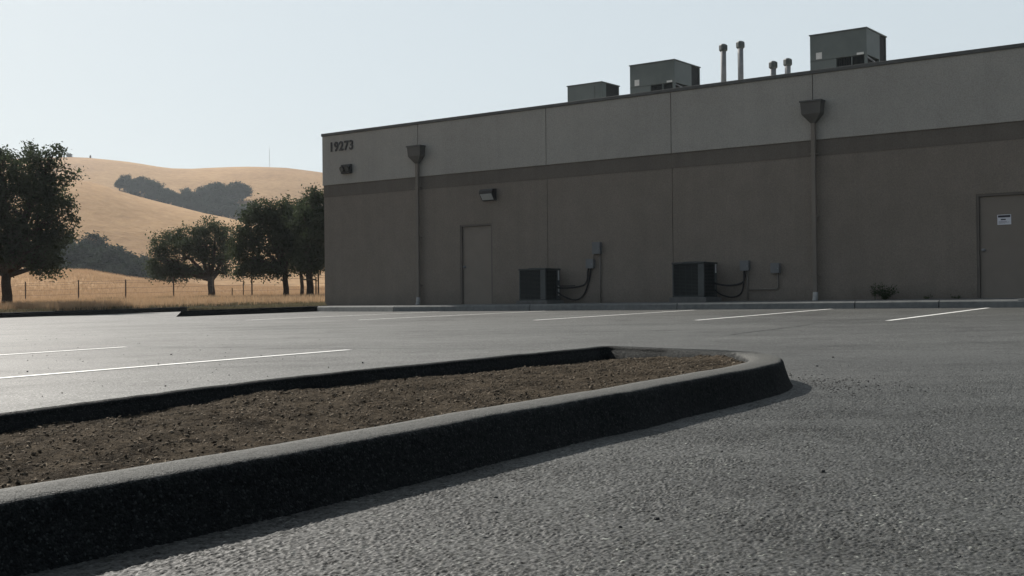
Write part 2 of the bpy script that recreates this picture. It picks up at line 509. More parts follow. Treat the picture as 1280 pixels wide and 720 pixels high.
# ------------------------------------------------------------------ the ground and hills
LOT_S0, LOT_D1 = -7.72, 3.0
def build_ground():
    def grow(a, b, h0, q):
        out = [a]; h = h0
        while out[-1] < b:
            out.append(out[-1] + h); h = min(h * q, 40)
        return out
    s_neg = [-x for x in grow(7.72, 640, 0.35, 1.022)] + [-760, -900, -1200, -1700]
    s_pos = [-7.68, -4, 0, 5, 10, 20, 30, 45, 60, 60.05, 66, 80] + grow(95, 420, 8, 1.12) + [650, 900, 1300]
    S = sorted(set(s_neg + s_pos))
    D = sorted(set([-600, -400, -200, -120, -90, -70.05, -70, -50, -35, -25, -15, -10, -6, -3, 0, 2.96] + grow(3.0, 760, 0.6, 1.022) + [850, 1000, 1300, 1900]))
    S = np.array(S); D = np.array(D)
    ss, dd = np.meshgrid(S, D)
    x = LX + WX * ss + NX * dd; y = LY + WY * ss + NY * dd
    z = terrain(x, y)
    rng = np.random.default_rng(3)
    far = smooth(70, 160, y)
    wav = np.array([mnoise.noise(Vector((px * 0.022, py * 0.022, 0))) + 0.5 * mnoise.noise(Vector((px * 0.06, py * 0.06, 4))) for px, py in zip(x.ravel(), y.ravel())]).reshape(x.shape)
    z = z + far * wav * 0.55
    inside = (ss > -7.70) & (ss < 60.03) & (dd > -70.03) & (dd < 2.98)
    z = np.where(inside, PA * x + PB * y - 0.4, z)
    under = (ss > -0.3) & (ss < 46) & (dd >= 2.9) & (dd < 24)
    z = np.where(under, np.minimum(z, 0.3), z)
    nx, ny = len(S), len(D)
    idx = np.arange(nx * ny).reshape(ny, nx)
    faces = np.stack([idx[:-1, :-1].ravel(), idx[:-1, 1:].ravel(), idx[1:, 1:].ravel(), idx[1:, :-1].ravel()], 1)
    me = np_mesh("ground", np.stack([x.ravel(), y.ravel(), z.ravel()], 1), faces, M['ground'])
    turf = np.where(ss < -7.6, 1 - smooth(0.0, 3.2, -7.6 - ss), 1 - smooth(0, 3.2, dd - 3))
    turf = np.where((dd < 3) & (ss > -7.6), 1, turf)
    at = me.attributes.new("turf", 'FLOAT', 'POINT')
    at.data.foreach_set("value", turf.ravel().astype(np.float32))
    return structure(link_mesh("ground", me, smooth=True))
build_ground()

def sheet(name, pts_sd, dz, material):
    mb = MB()
    mb.v = []
    for s, d in pts_sd:
        x, y = wxy(s, d); mb.v.append((x, y, plane(x, y) + dz))
    mb.f = [tuple(range(len(pts_sd)))]
    return structure(mb.build(name, material))
sheet("car_park_asphalt", [(-7.68, -69.9), (59.9, -69.9), (59.9, 2.96), (-7.68, 2.96)], 0.0, M['asphalt'])

def kerb_run(name, pts_sd, side, material, width=0.15, height=0.15):
    """kerb along a polyline; the road face is on the line, the body lies to `side` (+1 = left of travel)"""
    prof = [(-0.012, -0.05), (-0.012, 0.0), (0.008, height - 0.03), (0.03, height), (width, height + 0.004), (width + 0.002, -0.05)]
    P = [Vector(wxy(*p)) for p in pts_sd]
    # densify for a slightly uneven line
    Q = []
    for a, b in zip(P[:-1], P[1:]):
        n = max(1, int((b - a).length / 0.6))
        for i in range(n): Q.append(a.lerp(b, i / n))
    Q.append(P[-1])
    mb = MB()
    for i, q in enumerate(Q):
        t = (Q[min(i + 1, len(Q) - 1)] - Q[max(i - 1, 0)]).normalized()
        nrm = Vector((-t.y, t.x)) * side
        wob = mnoise.noise(Vector((q.x * 0.8, q.y * 0.8, 7))) * 0.006
        for o, h in prof:
            p = q + nrm * (o + wob)
            mb.v.append((p.x, p.y, plane(q.x, q.y) + h + (wob * 0.5 if h > 0.05 else 0)))
    k = len(prof)
    for i in range(len(Q) - 1):
        for j in range(k - 1):
            mb.f.append((i * k + j, i * k + j + 1, (i + 1) * k + j + 1, (i + 1) * k + j))
    mb.f.append(tuple(range(k))); mb.f.append(tuple((len(Q) - 1) * k + j for j in range(k)))
    return structure(mb.build(name, material))

# kerb pieces along the wall, with open joints between them
def kd(s_): return -1.55 - 0.40 * min(1, max(0, s_) / 20) + 0.75 * max(0, 1 - (s_ - 0.5) / 3.8)
edges = [0.50, 4.30, 8.90, 13.05, 17.2, 18.9, 23.0, 27.2, 31.4, 35.6, 39.8, 44.0, 50.0]
for e0, e1 in zip(edges[:-1], edges[1:]):
    kerb_run("kerb", [(e0, kd(e0)), (e1 - 0.02, kd(e1))], 1, M['kerb'])
sheet("walkway", [(0.5, kd(0.5) + 0.148), (4.3, kd(4.3) + 0.148), (20, kd(20) + 0.148), (50, kd(50) + 0.148), (50, 0.05), (0.5, 0.05)], 0.149, M['walk'])
kerb_run("kerb", [(-7.6, -60), (-7.6, 3.0)], 1, M['kerb_dark'])
kerb_run("kerb", [(-7.75, 2.95), (-3.0, 2.95)], 1, M['kerb_dark'])
x0, y0 = wxy(20.33, -1.87)
pk = MB(); 
for s, d in ((20.33, kd(21) + 0.035), (22.9, kd(21) + 0.035), (22.9, kd(21) + 0.145), (20.33, kd(21) + 0.145)):
    x, y = wxy(s, d); pk.v.append((x, y, plane(x, y) + 0.1585))
pk.f = [(0, 1, 2, 3)]
structure(pk.build("kerb_paint", M['paint']))

# painted stall lines, every one perpendicular to the wall
def stall(s0, d0, s1, d1, w=0.095):
    a = Vector(wxy(s0, d0)); b = Vector(wxy(s1, d1))
    t = (b - a).normalized(); nrm = Vector((-t.y, t.x)) * w / 2
    mb = MB(); n = 24
    for i in range(n + 1):
        p = a.lerp(b, i / n)
        j = mnoise.noise(Vector((p.x * 3, p.y * 3, 1))) * 0.006
        for sg in (-1, 1):
            q = p + nrm * sg * (1 + 0.05 * mnoise.noise(Vector((p.x * 9, p.y * 9, sg)))) + Vector((j, 0))
            mb.v.append((q.x, q.y, plane(q.x, q.y) + 0.004))
        if i: mb.f.append((2 * i - 2, 2 * i - 1, 2 * i + 1, 2 * i))
    return structure(mb.build("parking_line", M['paint']))
stall(9.70, -2.2, 9.55, -8.4)
stall(13.70, -2.2, 14.02, -8.65)
stall(16.78, -2.1, 17.24, -8.76)
stall(19.86, -2.08, 20.38, -9.0)
stall(22.95, -2.1, 23.5, -9.0)
stall(6.4, -2.2, 6.2, -8.4)
stall(17.88, -17.15, 18.20, -24.5)
stall(14.61, -17.39, 14.95, -24.5)
stall(11.2, -17.5, 11.5, -24.5)
stall(8.0, -17.5, 8.3, -24.5)

# tar seams between the paving passes
def seam(pts, w):
    mb = MB(); P = [Vector(p) for p in pts]; k = 0
    Q = []
    for a, b in zip(P[:-1], P[1:]):
        n = max(2, int((b - a).length / 0.12))
        Q += [a.lerp(b, i / n) for i in range(n)]
    Q.append(P[-1])
    for i, q in enumerate(Q):
        t = (Q[min(i + 1, len(Q) - 1)] - Q[max(0, i - 1)]).normalized()
        nrm = Vector((-t.y, t.x))
        j = mnoise.noise(Vector((q.x * 1.3, q.y * 1.3, 3))) * 0.05 + mnoise.noise(Vector((q.x * 7, q.y * 7, 3))) * 0.02
        ww = w * max(0.08, 0.6 + 0.9 * mnoise.noise(Vector((q.x * 5, q.y * 5, 9))))
        for sg in (-1, 1):
            p = q + nrm * (j + sg * ww / 2)
            mb.v.append((p.x, p.y, plane(p.x, p.y) + 0.003))
        if i: mb.f.append((2 * i - 2, 2 * i - 1, 2 * i + 1, 2 * i))
    return structure(mb.build("asphalt_seam", M['seam']))
SEAMS = [([(-4.30, 13.60), (-2.63, 12.6), (-0.9, 11.75), (0.55, 11.0)], 0.035),
         ([(2.45, 13.4), (4.1, 16.2), (6.6, 15.4)], 0.045),
         ([(1.25, 8.6), (2.1, 8.1), (3.5, 7.75), (5.0, 7.3)], 0.022),
         ([(-8.0, 21.0), (-2.5, 19.0), (2.2, 17.4), (9.0, 15.0)], 0.05)]
for pts, w in SEAMS: seam(pts, w)

# ------------------------------------------------------------------ foreground island
FRONT = [(-3.9, -1.68), (-2.75, 0.03), (-1.95, 1.21), (-1.076, 2.517), (-0.617, 3.172), (0.172, 4.418), (0.457, 4.811), (0.72, 5.236), (1.09, 5.80), (1.351, 6.25), (1.466, 6.56), (1.510, 6.803)]
FAR = [(1.517, 7.046), (1.490, 7.32), (1.361, 7.60), (1.15, 7.87), (0.92, 8.15), (0.654, 8.441), (0.36, 8.08), (-0.383, 7.102), (-1.1, 6.092), (-1.58, 5.199), (-1.91, 4.471), (-2.6, 3.0), (-3.5, 1.2), (-4.7, -1.1)]
def catmull(P, step):
    P = [Vector(p) for p in P]; out = []; tt = []
    for i in range(len(P) - 1):
        p0, p1, p2, p3 = P[max(i - 1, 0)], P[i], P[i + 1], P[min(i + 2, len(P) - 1)]
        n = max(1, int((p2 - p1).length / step))
        for k in range(n):
            t = k / n
            out.append(0.5 * ((2 * p1) + (p2 - p0) * t + (2 * p0 - 5 * p1 + 4 * p2 - p3) * t * t + (3 * p1 - p0 - 3 * p2 + p3) * t ** 3))
            tt.append(i + t)
    out.append(P[-1]); tt.append(len(P) - 1)
    return out, tt

def kerb_island():
    root = thing("kerb_island", "long low island in the foreground, dark kerb around brown mulch", "traffic island", (0.0, 4.0, plane(0, 4)))
    off = Vector((0.0, 4.0, plane(0, 4)))
    line, tt = catmull(FRONT + FAR, 0.035)
    i_tip = len(FRONT) - 1
    mb = MB(); inner = []
    n = len(line)
    for i, q in enumerate(line):
        t = (line[min(i + 2, n - 1)] - line[max(i - 2, 0)]).normalized()
        out = Vector((t.y, -t.x))
        u = tt[i]
        wd = 0.175 if u <= i_tip + 2 else 0.175 + (0.05 - 0.175) * min(1, (u - i_tip - 2) / 2.5)
        lo = 0.0 if u <= i_tip + 2 else min(1, (u - i_tip - 2) / 2.5)
        z = plane(q.x, q.y)
        e = mnoise.noise(Vector((q.x * 2.1, q.y * 2.1, 0))) * 0.007 + mnoise.noise(Vector((q.x * 14, q.y * 14, 0))) * 0.003
        g = mnoise.noise(Vector((q.x * 3.1, q.y * 3.1, 5))) * 0.005 + mnoise.noise(Vector((q.x * 22, q.y * 22, 5))) * 0.002
        prof = [(0.075, -0.03), (0.062, 0.002), (0.044, 0.03), (0.020, 0.10), (0.010, 0.138), (0.001, 0.150), (-0.012, 0.1555),
                (-wd * 0.6 - 0.01, 0.1565 - 0.012 * lo), (-wd + 0.012, 0.153 - 0.02 * lo), (-wd - 0.004, 0.138 - 0.02 * lo), (-wd - 0.02, 0.06), (-wd - 0.03, -0.02)]
        for j, (o, h) in enumerate(prof):
            amp = 1 if h > 0.02 else 0.4
            p = q + out * (o + (e if j < 7 else g) * amp)
            mb.v.append((p.x - off.x, p.y - off.y, z + h + g * amp * (0.7 if h > 0.1 else 0) - off.z))
        p = q - out * (wd + 0.012)
        inner.append((p.x, p.y))
    k = 12
    for i in range(n - 1):
        for j in range(k - 1):
            mb.f.append((i * k + j, (i + 1) * k + j, (i + 1) * k + j + 1, i * k + j + 1))
    # closing piece at the far end behind the camera
    mb.f.append(tuple((n - 1) * k + j for j in range(k))); mb.f.append(tuple(range(k)))
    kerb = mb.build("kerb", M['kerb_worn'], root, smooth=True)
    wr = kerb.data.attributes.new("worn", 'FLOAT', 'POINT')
    wr.data.foreach_set("value", [(0, 0, 0, 0, 0.05, 0.45, 1, 1, 1, 0.5, 0, 0)[i % k] * max(0.0, min(1.0, (i_tip + 3.5 - tt[i // k]) / 3.0)) for i in range(len(mb.v))])  # painted brightness of the sunlit top, fading out along the far side
    # soil
    poly = np.array(inner)
    def inside(X, Y):
        c = np.zeros(X.shape, bool)
        j = len(poly) - 1
        for i in range(len(poly)):
            xi, yi = poly[i]; xj, yj = poly[j]
            if yi != yj:
                c ^= ((yi > Y) != (yj > Y)) & (X < (xj - xi) * (Y - yi) / (yj - yi) + xi)
            j = i
        return c
    st = 0.0145
    gx = np.arange(-4.7, 1.6, st); gy = np.arange(-1.7, 8.5, st)
    X, Y = np.meshgrid(gx, gy)
    far_line = np.array([(1.36, 7.60), (0.654, 8.441), (-0.383, 7.102), (-1.1, 6.092), (-1.58, 5.199), (-1.91, 4.471), (-2.6, 3.0), (-3.5, 1.2), (-4.7, -1.1)])
    fy = np.array([p[1] for p in far_line[1:]])[::-1]; fx = np.array([p[0] for p in far_line[1:]])[::-1]
    dist = (X - np.interp(Y, fy, fx)) * 0.82
    ins = inside(X, Y)
    hz = np.zeros(X.shape)
    for (j, i) in np.argwhere(ins):
        v = Vector((X[j, i], Y[j, i], 0))
        hz[j, i] = (0.018 * mnoise.noise(v * 2.2) + 0.010 * mnoise.noise(v * 7) + 0.008 * mnoise.noise(v * 22) + 0.009 * mnoise.noise(v * 55))
    H = 0.088 + 0.035 * smooth(0.05, 0.7, dist) + hz + 0.012 * smooth(6.7, 7.3, Y) * smooth(1.1, 1.35, X) - 0.025 * smooth(6.4, 7.6, Y) * (1 - smooth(0.9, 1.25, X))
    Z = PA * X + PB * Y + H
    idx = np.arange(X.size).reshape(X.shape)
    cell = ins[:-1, :-1] & ins[1:, :-1] & ins[:-1, 1:] & ins[1:, 1:]
    F = np.stack([idx[:-1, :-1][cell], idx[:-1, 1:][cell], idx[1:, 1:][cell], idx[1:, :-1][cell]], 1)
    used, inv = np.unique(F, return_inverse=True)
    V = np.stack([X.ravel()[used] - off.x, Y.ravel()[used] - off.y, Z.ravel()[used] - off.z], 1)
    me = np_mesh("soil", V, inv.reshape(F.shape), M['soil'])
    soil = link_mesh("soil", me, root, smooth=True)
    # wood chips and crumbs lying on the soil
    rng = np.random.default_rng(11)
    cand = np.argwhere(cell)
    yy = Y[:-1, :-1][cell]
    wgt = np.where(yy > 2, 1.0, 0.1); wgt /= wgt.sum()
    N = 44000
    pick = cand[rng.choice(len(cand), N, p=wgt)]
    mbv = []; mbf = []
    for (j, i) in pick:
        c = np.array([X[j, i] + rng.uniform(0, st), Y[j, i] + rng.uniform(0, st), Z[j, i]])
        L = 0.0025 + 0.011 * rng.random() ** 5; W = L * rng.uniform(0.18, 0.7); T = L * rng.uniform(0.2, 0.5)
        q = Matrix.Rotation(rng.uniform(0, 6.28), 3, 'Z') @ Matrix.Rotation(rng.normal(0, 0.5), 3, 'X') @ Matrix.Rotation(rng.normal(0, 0.5), 3, 'Y')
        b = len(mbv)
        for dx, dy, dz in ((-1, 0, 0), (0, -1, 0), (1, 0.1, 0), (0, 1, 0), (0.1, 0, 1), (0, 0, -1)):
            v = q @ Vector((dx * L * rng.uniform(0.7, 1.1), dy * W, dz * T))
            mbv.append((c[0] + v.x - off.x, c[1] + v.y - off.y, c[2] + T * 0.4 + v.z - off.z))
        mbf += [(b + a, b + c2, b + 4) for a, c2 in ((0, 1), (1, 2), (2, 3), (3, 0))] + [(b + c2, b + a, b + 5) for a, c2 in ((0, 1), (1, 2), (2, 3), (3, 0))]
    chips = link_mesh("wood_chips", np_mesh("wood_chips", mbv, mbf, M['chip']), root)
    chips["kind"] = "stuff"
    return root
kerb_island()

# the nearest asphalt, with its stones modelled: every chipping stands a few millimetres proud
def near_asphalt():
    rows = [2.1]
    while rows[-1] < 11.0: rows.append(rows[-1] + 0.0033 * (rows[-1] / 2.4) ** 0.9)
    Yr = np.array(rows); nc = 720
    fl = np.array(FRONT)
    xl = np.interp(Yr, fl[:, 1], fl[:, 0]) + 0.02
    xl = np.where(Yr > 6.8, 1.53 - 0.25 * (Yr - 6.8), xl)
    xl = np.maximum(xl, -0.46 * Yr); xr = 0.455 * Yr + 0.02
    T = np.linspace(0, 1, nc)
    X = xl[:, None] * (1 - T) + xr[:, None] * T
    rng = np.random.default_rng(4)
    Yg = np.repeat(Yr[:, None], nc, 1)
    def h32(a, b, k):
        v = (a.astype(np.int64) * 73856093) ^ (b.astype(np.int64) * 19349663) ^ (k * 83492791)
        v = (v ^ (v >> 13)) * 1274126177 & 0x7fffffff
        v = (v ^ (v >> 16)) * 2246822519 & 0x7fffffff
        return ((v ^ (v >> 15)) & 0xffffff) / float(0x1000000)
    H = np.zeros(X.shape); S = np.zeros(X.shape); best = np.full(X.shape, -1.0)
    for cs, amp, k in ((0.0078, 0.0052, 1), (0.0047, 0.0030, 50)):
        ix = np.floor(X / cs); iy = np.floor(Yg / cs)
        for dx in (-1, 0, 1):
            for dy in (-1, 0, 1):
                cx, cy = ix + dx, iy + dy
                px = (cx + h32(cx, cy, k)) * cs; py = (cy + h32(cx, cy, k + 1)) * cs
                hh = h32(cx, cy, k + 2); rr = cs * (0.45 + 0.45 * h32(cx, cy, k + 3))
                d2 = ((X - px) ** 2 + (Yg - py) ** 2) / rr ** 2
                b = amp * (0.12 + 0.88 * hh ** 1.3) * np.sqrt(np.clip(1 - d2, 0, 1)) ** 0.7
                S = np.where(b > best, h32(cx, cy, k + 4), S)
                best = np.maximum(best, b)
    H = np.maximum(best, 0)
    fade = (1 - smooth(6.5, 10.5, Yg)) * smooth(0, 0.02, T)[None, :] * smooth(0, 0.01, 1 - T)[None, :]
    low = np.array([[mnoise.noise(Vector((x * 4, y * 4, 2))) for x in np.linspace(-1.2, 5.2, 90)] for y in np.linspace(2, 11.2, 120)])
    fx = (X + 1.2) / 6.4 * 89; fy = (Yg - 2) / 9.2 * 119
    i0 = np.clip(fx.astype(int), 0, 88); j0 = np.clip(fy.astype(int), 0, 118); u = fx - i0; v = fy - j0
    lowv = low[j0, i0] * (1 - u) * (1 - v) + low[j0, i0 + 1] * u * (1 - v) + low[j0 + 1, i0] * (1 - u) * v + low[j0 + 1, i0 + 1] * u * v
    H = H * fade * (1 + 0.5 * lowv)
    Z = PA * X + PB * Yg + 0.0015 + H
    idx = np.arange(X.size).reshape(X.shape)
    F = np.stack([idx[:-1, :-1].ravel(), idx[:-1, 1:].ravel(), idx[1:, 1:].ravel(), idx[1:, :-1].ravel()], 1)
    me = np_mesh("asphalt_surface", np.stack([X.ravel(), Yg.ravel(), Z.ravel()], 1), F, M['asphalt_near'])
    at = me.attributes.new("stone", 'FLOAT', 'POINT')
    at.data.foreach_set("value", S.ravel().astype(np.float32))
    at = me.attributes.new("relief", 'FLOAT', 'POINT')
    at.data.foreach_set("value", fade.ravel().astype(np.float32))
    return structure(link_mesh("asphalt_surface", me, smooth=True))
near_asphalt()

# loose grit and pebbles on the asphalt
def gravel():
    rng = random.Random(5)
    mb = MB()
    def put(x, y, r, seed):
        mb.blob((x, y, plane(x, y) + 0.0035 + r * 0.3), (r, r * rng.uniform(0.6, 1), r * rng.uniform(0.45, 0.8)), seed, 6, 4)
    for i in range(420):                    # swept against the island's end
        a = rng.gauss(0, 0.35); b = abs(rng.gauss(0, 0.25))
        put(1.62 + b * 0.9 + 0.05 * rng.random(), 6.65 + a - b * 0.1, rng.choice((0.002, 0.003, 0.004, 0.006)) * rng.uniform(0.7, 1.2), i)
    for i in range(260):
        y = rng.uniform(2.2, 9); x = rng.uniform(-0.28 * y + 0.2, 0.46 * y)
        if x < -1.7 + 0.5 * y - 0.15 and y < 9: continue
        put(x, y, rng.choice((0.002, 0.003, 0.004)) * rng.uniform(0.8, 1.4), 1000 + i)
    for x, y, r in ((0.93, 3.62, 0.009), (-0.05, 3.3, 0.007), (2.05, 8.1, 0.012), (1.7, 7.35, 0.010), (1.95, 6.9, 0.008), (0.35, 2.95, 0.007),
                    (-2.95, 10.0, 0.009), (-3.8, 9.4, 0.008), (-2.2, 7.6, 0.007), (-3.3, 11.6, 0.010), (-1.2, 9.6, 0.009), (0.1, 9.9, 0.010), (1.2, 10.4, 0.010), (2.4, 9.0, 0.009)):
        put(x, y, r, int(x * 100))
    for i in range(160):
        y = rng.uniform(7.0, 20); x = rng.uniform(-0.45 * y, -0.45 * y + 0.3 * y)
        put(x, y, rng.uniform(0.002, 0.006), 3000 + i)
    o = mb.build("loose_gravel", M['gravel'], smooth=False)
    return tag(o, "fine grit and pebbles scattered on the dark asphalt", "gravel", kind="stuff")
gravel()

# ------------------------------------------------------------------ far island by the building corner
def corner_island():
    P = [(0.20, -5.58), (0.49, -0.82), (0.49, 0.0), (-0.06, 0.0), (-0.06, 2.9), (-3.0, 2.9)]
    cx, cy = wxy(0.2, -5.58)
    root = thing("kerb_island", "narrow grass topped island with black kerb at the building's left corner", "traffic island", (cx, cy, plane(cx, cy)))
    ctr = Vector(wxy(-0.7, -0.5))
    def ring(inset, h):
        out = []
        W = [Vector(wxy(*p)) for p in P]
        n = len(W)
        for i in range(n):
            a, b, c = W[i - 1], W[i], W[(i + 1) % n]
            t1 = (b - a).normalized(); t2 = (c - b).normalized()
            n1 = Vector((-t1.y, t1.x)); n2 = Vector((-t2.y, t2.x))
            m = (n1 + n2).normalized()
            k = inset / max(0.35, m.dot(n1))
            q = b + m * k
            out.append((q.x - cx, q.y - cy, plane(b.x, b.y) + h - plane(cx, cy)))
        return out
    rings = [ring(-0.02, -0.04), ring(-0.015, 0.0), ring(0.05, 0.14), ring(0.07, 0.155), ring(0.16, 0.158), ring(0.165, 0.06)]
    mb = MB(); n = len(P)
    for r in rings: mb.v += r
    for j in range(len(rings) - 1):
        for i in range(n):
            i2 = (i + 1) % n
            mb.f.append((j * n + i, j * n + i2, (j + 1) * n + i2, (j + 1) * n + i))
    mb.build("kerb", M['kerb_dark'], root)
    tb = MB(); tb.v = ring(0.164, 0.14); tb.f = [tuple(range(n))]
    tb.build("turf", M['grass_green'], root)
    # short grass on top
    rng = np.random.default_rng(8)
    V = []; F = []
    W = np.array([wxy(*p) for p in P])
    cnt = 0
    while cnt < 2600:
        d = rng.uniform(-5.2, 2.7); lo = -0.1 - 2.6 * (d + 5.58) / 8.5; hi = (0.2 + 0.27 * min(1, (d + 5.58) / 3.7)) if d < 0 else -0.15
        if lo + 0.3 > hi - 0.2: continue
        s = rng.uniform(lo + 0.2, hi - 0.18)
        x, y = wxy(s, d)
        for b in range(3):
            a = rng.uniform(0, 6.28); hgt = rng.uniform(0.05, 0.14); lx, ly = rng.normal(0, 0.035, 2)
            k = len(V); dx, dy = 0.008 * math.cos(a), 0.008 * math.sin(a)
            zz = plane(x, y) + 0.138 - plane(cx, cy)
            V += [(x - dx - cx, y - dy - cy, zz), (x + dx - cx, y + dy - cy, zz), (x + lx - cx, y + ly - cy, zz + hgt)]
            F.append((k, k + 1, k + 2))
        cnt += 1
    g = link_mesh("short_grass", np_mesh("short_grass", V, F, M['grass_green']), root)
    g["kind"] = "stuff"
corner_island()

# ------------------------------------------------------------------ the building
HB = 5.2
def building():
    root = thing("warehouse", "long flat roofed tan and brown stucco commercial building with numbered corner", "building", at_wall(0, 0, 0), ROT)
    S1 = 45.0; DEP = 22.0
    # lower panels, door openings left out
    low = MB(); joints = [0.0, 8.24, 11.95, 15.57, 23.0, 30.3, 37.7, S1]
    doors = [(5.29, 6.41, 2.20), (19.08, 20.16, 2.20)]
    g = 0.008
    for a, b in zip(joints[:-1], joints[1:]):
        a2 = a + (g if a > 0 else 0); b2 = b - (g if b < S1 else 0)
        dd = [d for d in doors if a2 < d[0] < b2]
        if dd:
            p, q, t = dd[0]
            low.box(a2, p, 0, 0.2, -0.7, 3.27); low.box(q, b2, 0, 0.2, -0.7, 3.27); low.box(p, q, 0, 0.2, t, 3.27)
        else:
            low.box(a2, b2, 0, 0.2, -0.7, 3.27)
    low.box(0.0, 0.2, 0.2, DEP, -0.7, 3.27); low.box(S1 - 0.2, S1, 0.2, DEP, -0.7, 3.27); low.box(0.2, S1 - 0.2, DEP - 0.2, DEP, -0.7, 3.27)
    low.build("lower_wall", M['wall_low'], root)
    band = MB().box(-0.006, S1 + 0.006, -0.008, 0.2, 3.27, 3.632)
    band.box(-0.006, 0.2, 0.2, DEP, 3.27, 3.632).box(S1 - 0.2, S1 + 0.006, 0.2, DEP, 3.27, 3.632).box(0.2, S1 - 0.2, DEP - 0.2, DEP, 3.27, 3.632)
    band.build("wall_band", M['band'], root)
    up = MB(); uj = [0.0, 3.80, 8.24, 11.95, 15.57, 23.0, 30.3, 37.7, S1]
    for a, b in zip(uj[:-1], uj[1:]):
        up.box(a + (g if a > 0 else -0.03), b - (g if b < S1 else -0.03), -0.035, 0.2, 3.632, 5.115)
    up.box(-0.03, 0.2, 0.2, DEP, 3.632, 5.115).box(S1 - 0.2, S1 + 0.03, 0.2, DEP, 3.632, 5.115).box(0.2, S1 - 0.2, DEP - 0.2, DEP, 3.632, 5.115)
    up.build("upper_wall", M['wall_up'], root, bevel=0.006)
    bk = MB().box(0.25, S1 - 0.25, 0.205, 0.24, -0.5, 5.1)
    bk.build("joint_backing", M['groove'], root)
    cap = MB().box(-0.055, S1 + 0.055, -0.06, 0.23, 5.115, 5.2).box(-0.055, 0.23, 0.23, DEP, 5.115, 5.2).box(S1 - 0.23, S1 + 0.055, 0.23, DEP, 5.115, 5.2).box(0.23, S1 - 0.23, DEP - 0.23, DEP, 5.115, 5.2)
    cap.build("parapet_cap", M['cap'], root, bevel=0.008)
    MB().box(0.24, S1 - 0.24, 0.25, DEP - 0.24, 4.85, 4.95).build("roof", M['roof'], root)
    # doors
    for (p, q, t) in doors:
        zb = -0.08 if p < 10 else 0.02
        dr = MB().box(p + 0.055, q - 0.055, 0.055, 0.10, zb, t - 0.055).build("door", M['door'], root, bevel=0.003)
        fr = MB().box(p + 0.001, p + 0.05, 0.012, 0.15, zb - 0.02, t - 0.001).box(q - 0.05, q - 0.001, 0.012, 0.15, zb - 0.02, t - 0.001).box(p + 0.05, q - 0.05, 0.012, 0.15, t - 0.05, t - 0.001)
        fr.build("door_frame", M['door_frame'], dr)
        hd = MB()
        hd.v = []
        c = (p + 0.13, 1.04)
        prof = [(0.012, 0.055), (0.032, 0.05), (0.032, 0.042), (0.014, 0.038), (0.014, 0.015), (0.03, 0.005), (0.032, -0.02), (0.02, -0.03)]
        for r, y in prof:
            for k in range(12):
                a = 2 * math.pi * k / 12
                hd.v.append((c[0] + r * math.cos(a), y, c[1] + r * math.sin(a)))
        for i in range(len(prof) - 1):
            for k in range(12):
                hd.f.append((i * 12 + k, i * 12 + (k + 1) % 12, (i + 1) * 12 + (k + 1) % 12, (i + 1) * 12 + k))
        hd.f.append(tuple(range(84, 96)))
        hd.build("handle", M['galv'], dr, smooth=True)
        for hz in (0.25, 1.05, 1.85):
            MB().tube([(q - 0.058, 0.045, zb + hz), (q - 0.058, 0.045, zb + hz + 0.1)], 0.01, 8).build("hinge", M['door_frame'], dr)
        MB().box(p + 0.0, q - 0.0, -0.02, 0.055, zb - 0.04, zb - 0.012).build("threshold", M['galv'], dr)
    # downspouts with conductor heads
    for sc in (3.84, 15.61):
        ds = MB().box(sc - 0.05, sc + 0.05, -0.15, -0.07, 0.2, 4.05)
        pipe = ds.build("downspout", M['pipe'], root, bevel=0.012)
        hd = MB()
        hd.frustum((sc - 0.22, sc + 0.22, -0.25, -0.036), 4.20, (sc - 0.24, sc + 0.24, -0.27, -0.036), 4.46)
        hd.frustum((sc - 0.052, sc + 0.052, -0.155, -0.062), 4.0, (sc - 0.22, sc + 0.22, -0.25, -0.037), 4.198)
        hd.build("conductor_head", M['head'], pipe)
        MB().box(sc - 0.26, sc + 0.26, -0.29, -0.037, 4.462, 4.50).build("rim", M['cap'], pipe, bevel=0.004)
        for hz in (0.55, 1.9, 3.3): MB().box(sc - 0.075, sc + 0.075, -0.155, -0.0, hz, hz + 0.03).build("strap", M['pipe'], pipe)
        bt = MB().tube([(sc, -0.11, 0.22), (sc, -0.115, 0.10), (sc, -0.14, 0.03), (sc, -0.19, -0.04)], [0.058, 0.06, 0.062, 0.066], 12)
        bt.build("outlet_boot", M['boot'], pipe, smooth=True)
    # street number
    cu = bpy.data.curves.new("street_number", 'FONT')
    cu.body = "19273"; cu.size = 0.43; cu.extrude = 0.012; cu.offset = 0.011; cu.space_character = 1.2
    tmp = bpy.data.objects.new("street_number_text", cu); COL.objects.link(tmp)
    dg = bpy.context.evaluated_depsgraph_get(); dg.update()
    me = bpy.data.meshes.new_from_object(tmp.evaluated_get(dg))
    bpy.data.objects.remove(tmp)
    xs = [v.co.x for v in me.vertices]; ys = [v.co.y for v in me.vertices]
    sx = 0.92 / (max(xs) - min(xs)); sy = 0.29 / (max(ys) - min(ys))
    for v in me.vertices:
        x, y, z = v.co
        v.co = (0.35 + (x - min(xs)) * sx, -0.05 - z, 4.62 + (y - min(ys)) * sy)
    me.materials.clear(); me.materials.append(M['black'])
    link_mesh("street_number", me, root)
    return root
building()

